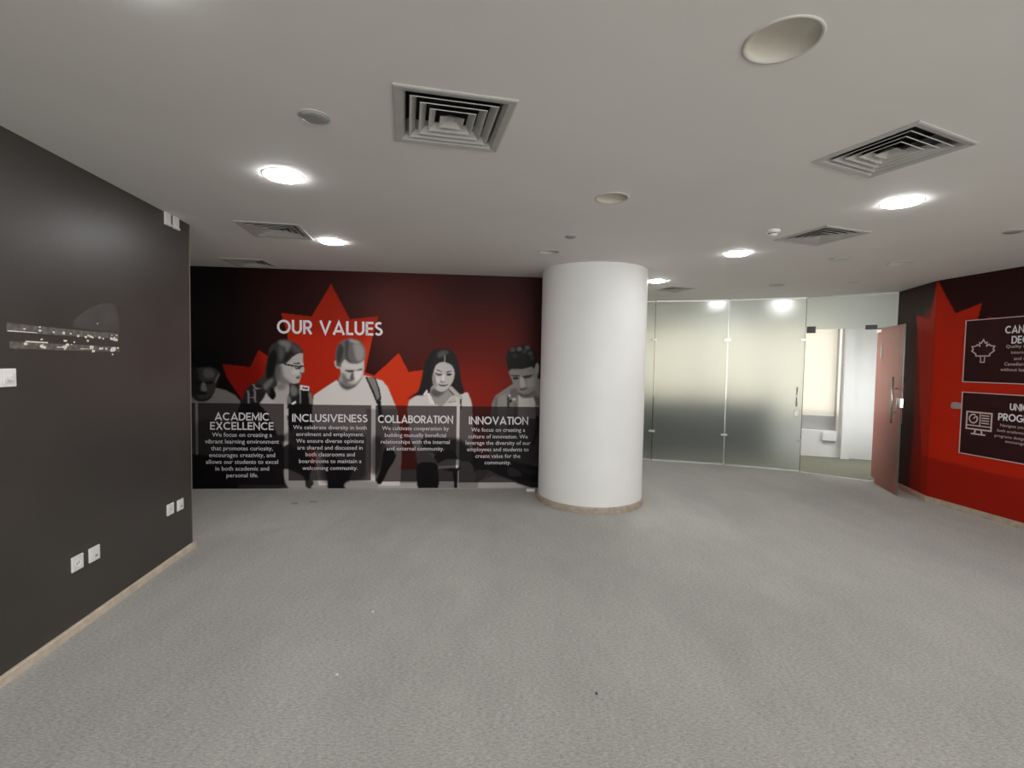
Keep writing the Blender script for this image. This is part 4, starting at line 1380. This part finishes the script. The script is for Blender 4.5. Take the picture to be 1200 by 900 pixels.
MB().lathe([(.052, 0), (.052, -.014), (.046, -.02), (.0, -.02)], 32).out('base', MT['ring'], o, smooth=True)
MB().lathe([(.036, -.02), (.036, -.032), (.028, -.043), (.0, -.046)], 32).out('sensing_head', MT['ring'], o, smooth=True)
MB().lathe([(.0365, -.024), (.0375, -.027), (.0365, -.030)], 32).out('vent_band', MT['hole'], o)


def sq(h, z):
    return [(-h, -h, z), (h, -h, z), (h, h, z), (-h, h, z)]


def rings(mb, prof):
    vs = []
    for h, z in prof:
        vs += sq(h, z)
    mb.add(vs, [(i * 4 + k, i * 4 + (k + 1) % 4, (i + 1) * 4 + (k + 1) % 4, (i + 1) * 4 + k) for i in range(len(prof) - 1) for k in range(4)])
    return mb


df_lab = ['large square air grille nearest the camera, above the mural heading', 'large square air grille at the upper right, before the lit downlight', 'square air grille left of the lit downlight near the dark wall end', 'square air grille beside the smoke detector', 'thin-looking square air grille against the top of the mural at the left', 'thin-looking square air grille just right of the column near the glass']
for (x, y, a, hw), lab in zip(DIFF, df_lab):
    o = empty('air_diffuser', (x, y, H), math.radians(a))
    tag(o, lab, 'air vent', 'square ceiling air diffusers')
    k = hw / .255
    rings(MB(), [(hw, 0), (hw, -.006), (hw - .008, -.009), (hw - .035 * k, -.006), (hw - .05 * k, .012), (hw - .052 * k, .03)]).out('frame', MT['vframe'], o)
    rings(MB(), [(hw - .036, .096), (0.0001, .096)]).out('duct_throat', MT['duct'], o)
    for j in range(3):
        ho = (.186 - j * .043) * k
        va = MB()
        rings(va, [(ho + .002, -.003), (ho, -.006), (ho - .007 * k, -.002), (ho - .028 * k, .022)])
        nf = len(va.f)
        rings(va, [(ho - .028 * k, .0225), (ho - .005 * k, .0), (ho + .002, -.003)])
        vo = va.out('vane', MT['vane'], o)
        vo.data.materials.append(MT['vback'])
        for fi in range(nf, len(va.f)):
            vo.data.polygons[fi].material_index = 1
    h0 = .054 * k
    mb = rings(MB(), [(h0, -.006), (h0 - .006 * k, -.004), (.0001, .030)])
    mb.out('centre_cone', MT['vane'], o)

# ------------------------------------------------------------------ crumbs on the carpet
def scrap(x, y, sx, sy, lab, seed, mat='scrap', hgt=.006):
    rn = random.Random(seed)
    n = 8
    vs = [(sx * rn.uniform(.7, 1.1) * math.cos(2 * math.pi * k / n), sy * rn.uniform(.7, 1.1) * math.sin(2 * math.pi * k / n), 0) for k in range(n)]
    vs2 = [(v[0] * .8, v[1] * .8, hgt * rn.uniform(.5, 1)) for v in vs]
    m_ = MB().add(vs + vs2 + [(0, 0, hgt * .8)], [(k, (k + 1) % n, (k + 1) % n + n, k + n) for k in range(n)] + [(k + n, (k + 1) % n + n, 2 * n) for k in range(n)])
    o = m_.out('paper_scrap', MT[mat])
    o.location = (x, y, 0.0005)
    tag(o, lab, 'scrap')


scrap(-2.405, 5.377, .055, .05, 'left of two flat pale scraps on the carpet below the mural', 1, 'tape', .003)
scrap(-2.228, 5.456, .06, .045, 'right of two flat pale scraps on the carpet below the mural', 2, 'tape', .003)
scrap(-.866, 3.059, .010, .010, 'tiny white crumb on the carpet, farther of two', 3)
scrap(-.868, 2.426, .010, .010, 'tiny white crumb on the carpet, nearer of two', 4)
scrap(.441, 2.319, .007, .010, 'tiny dark crumb on the open carpet in the foreground', 5, 'hole')
o = MB().box(-.06, .05, -.035, .03, .0, .034, bev=.006).out('plaster_piece', MT['plastic'])
o.location = (.265, 6.085, 0.0005)
tag(o, 'small white block on the floor between the mural and the column foot', 'scrap')
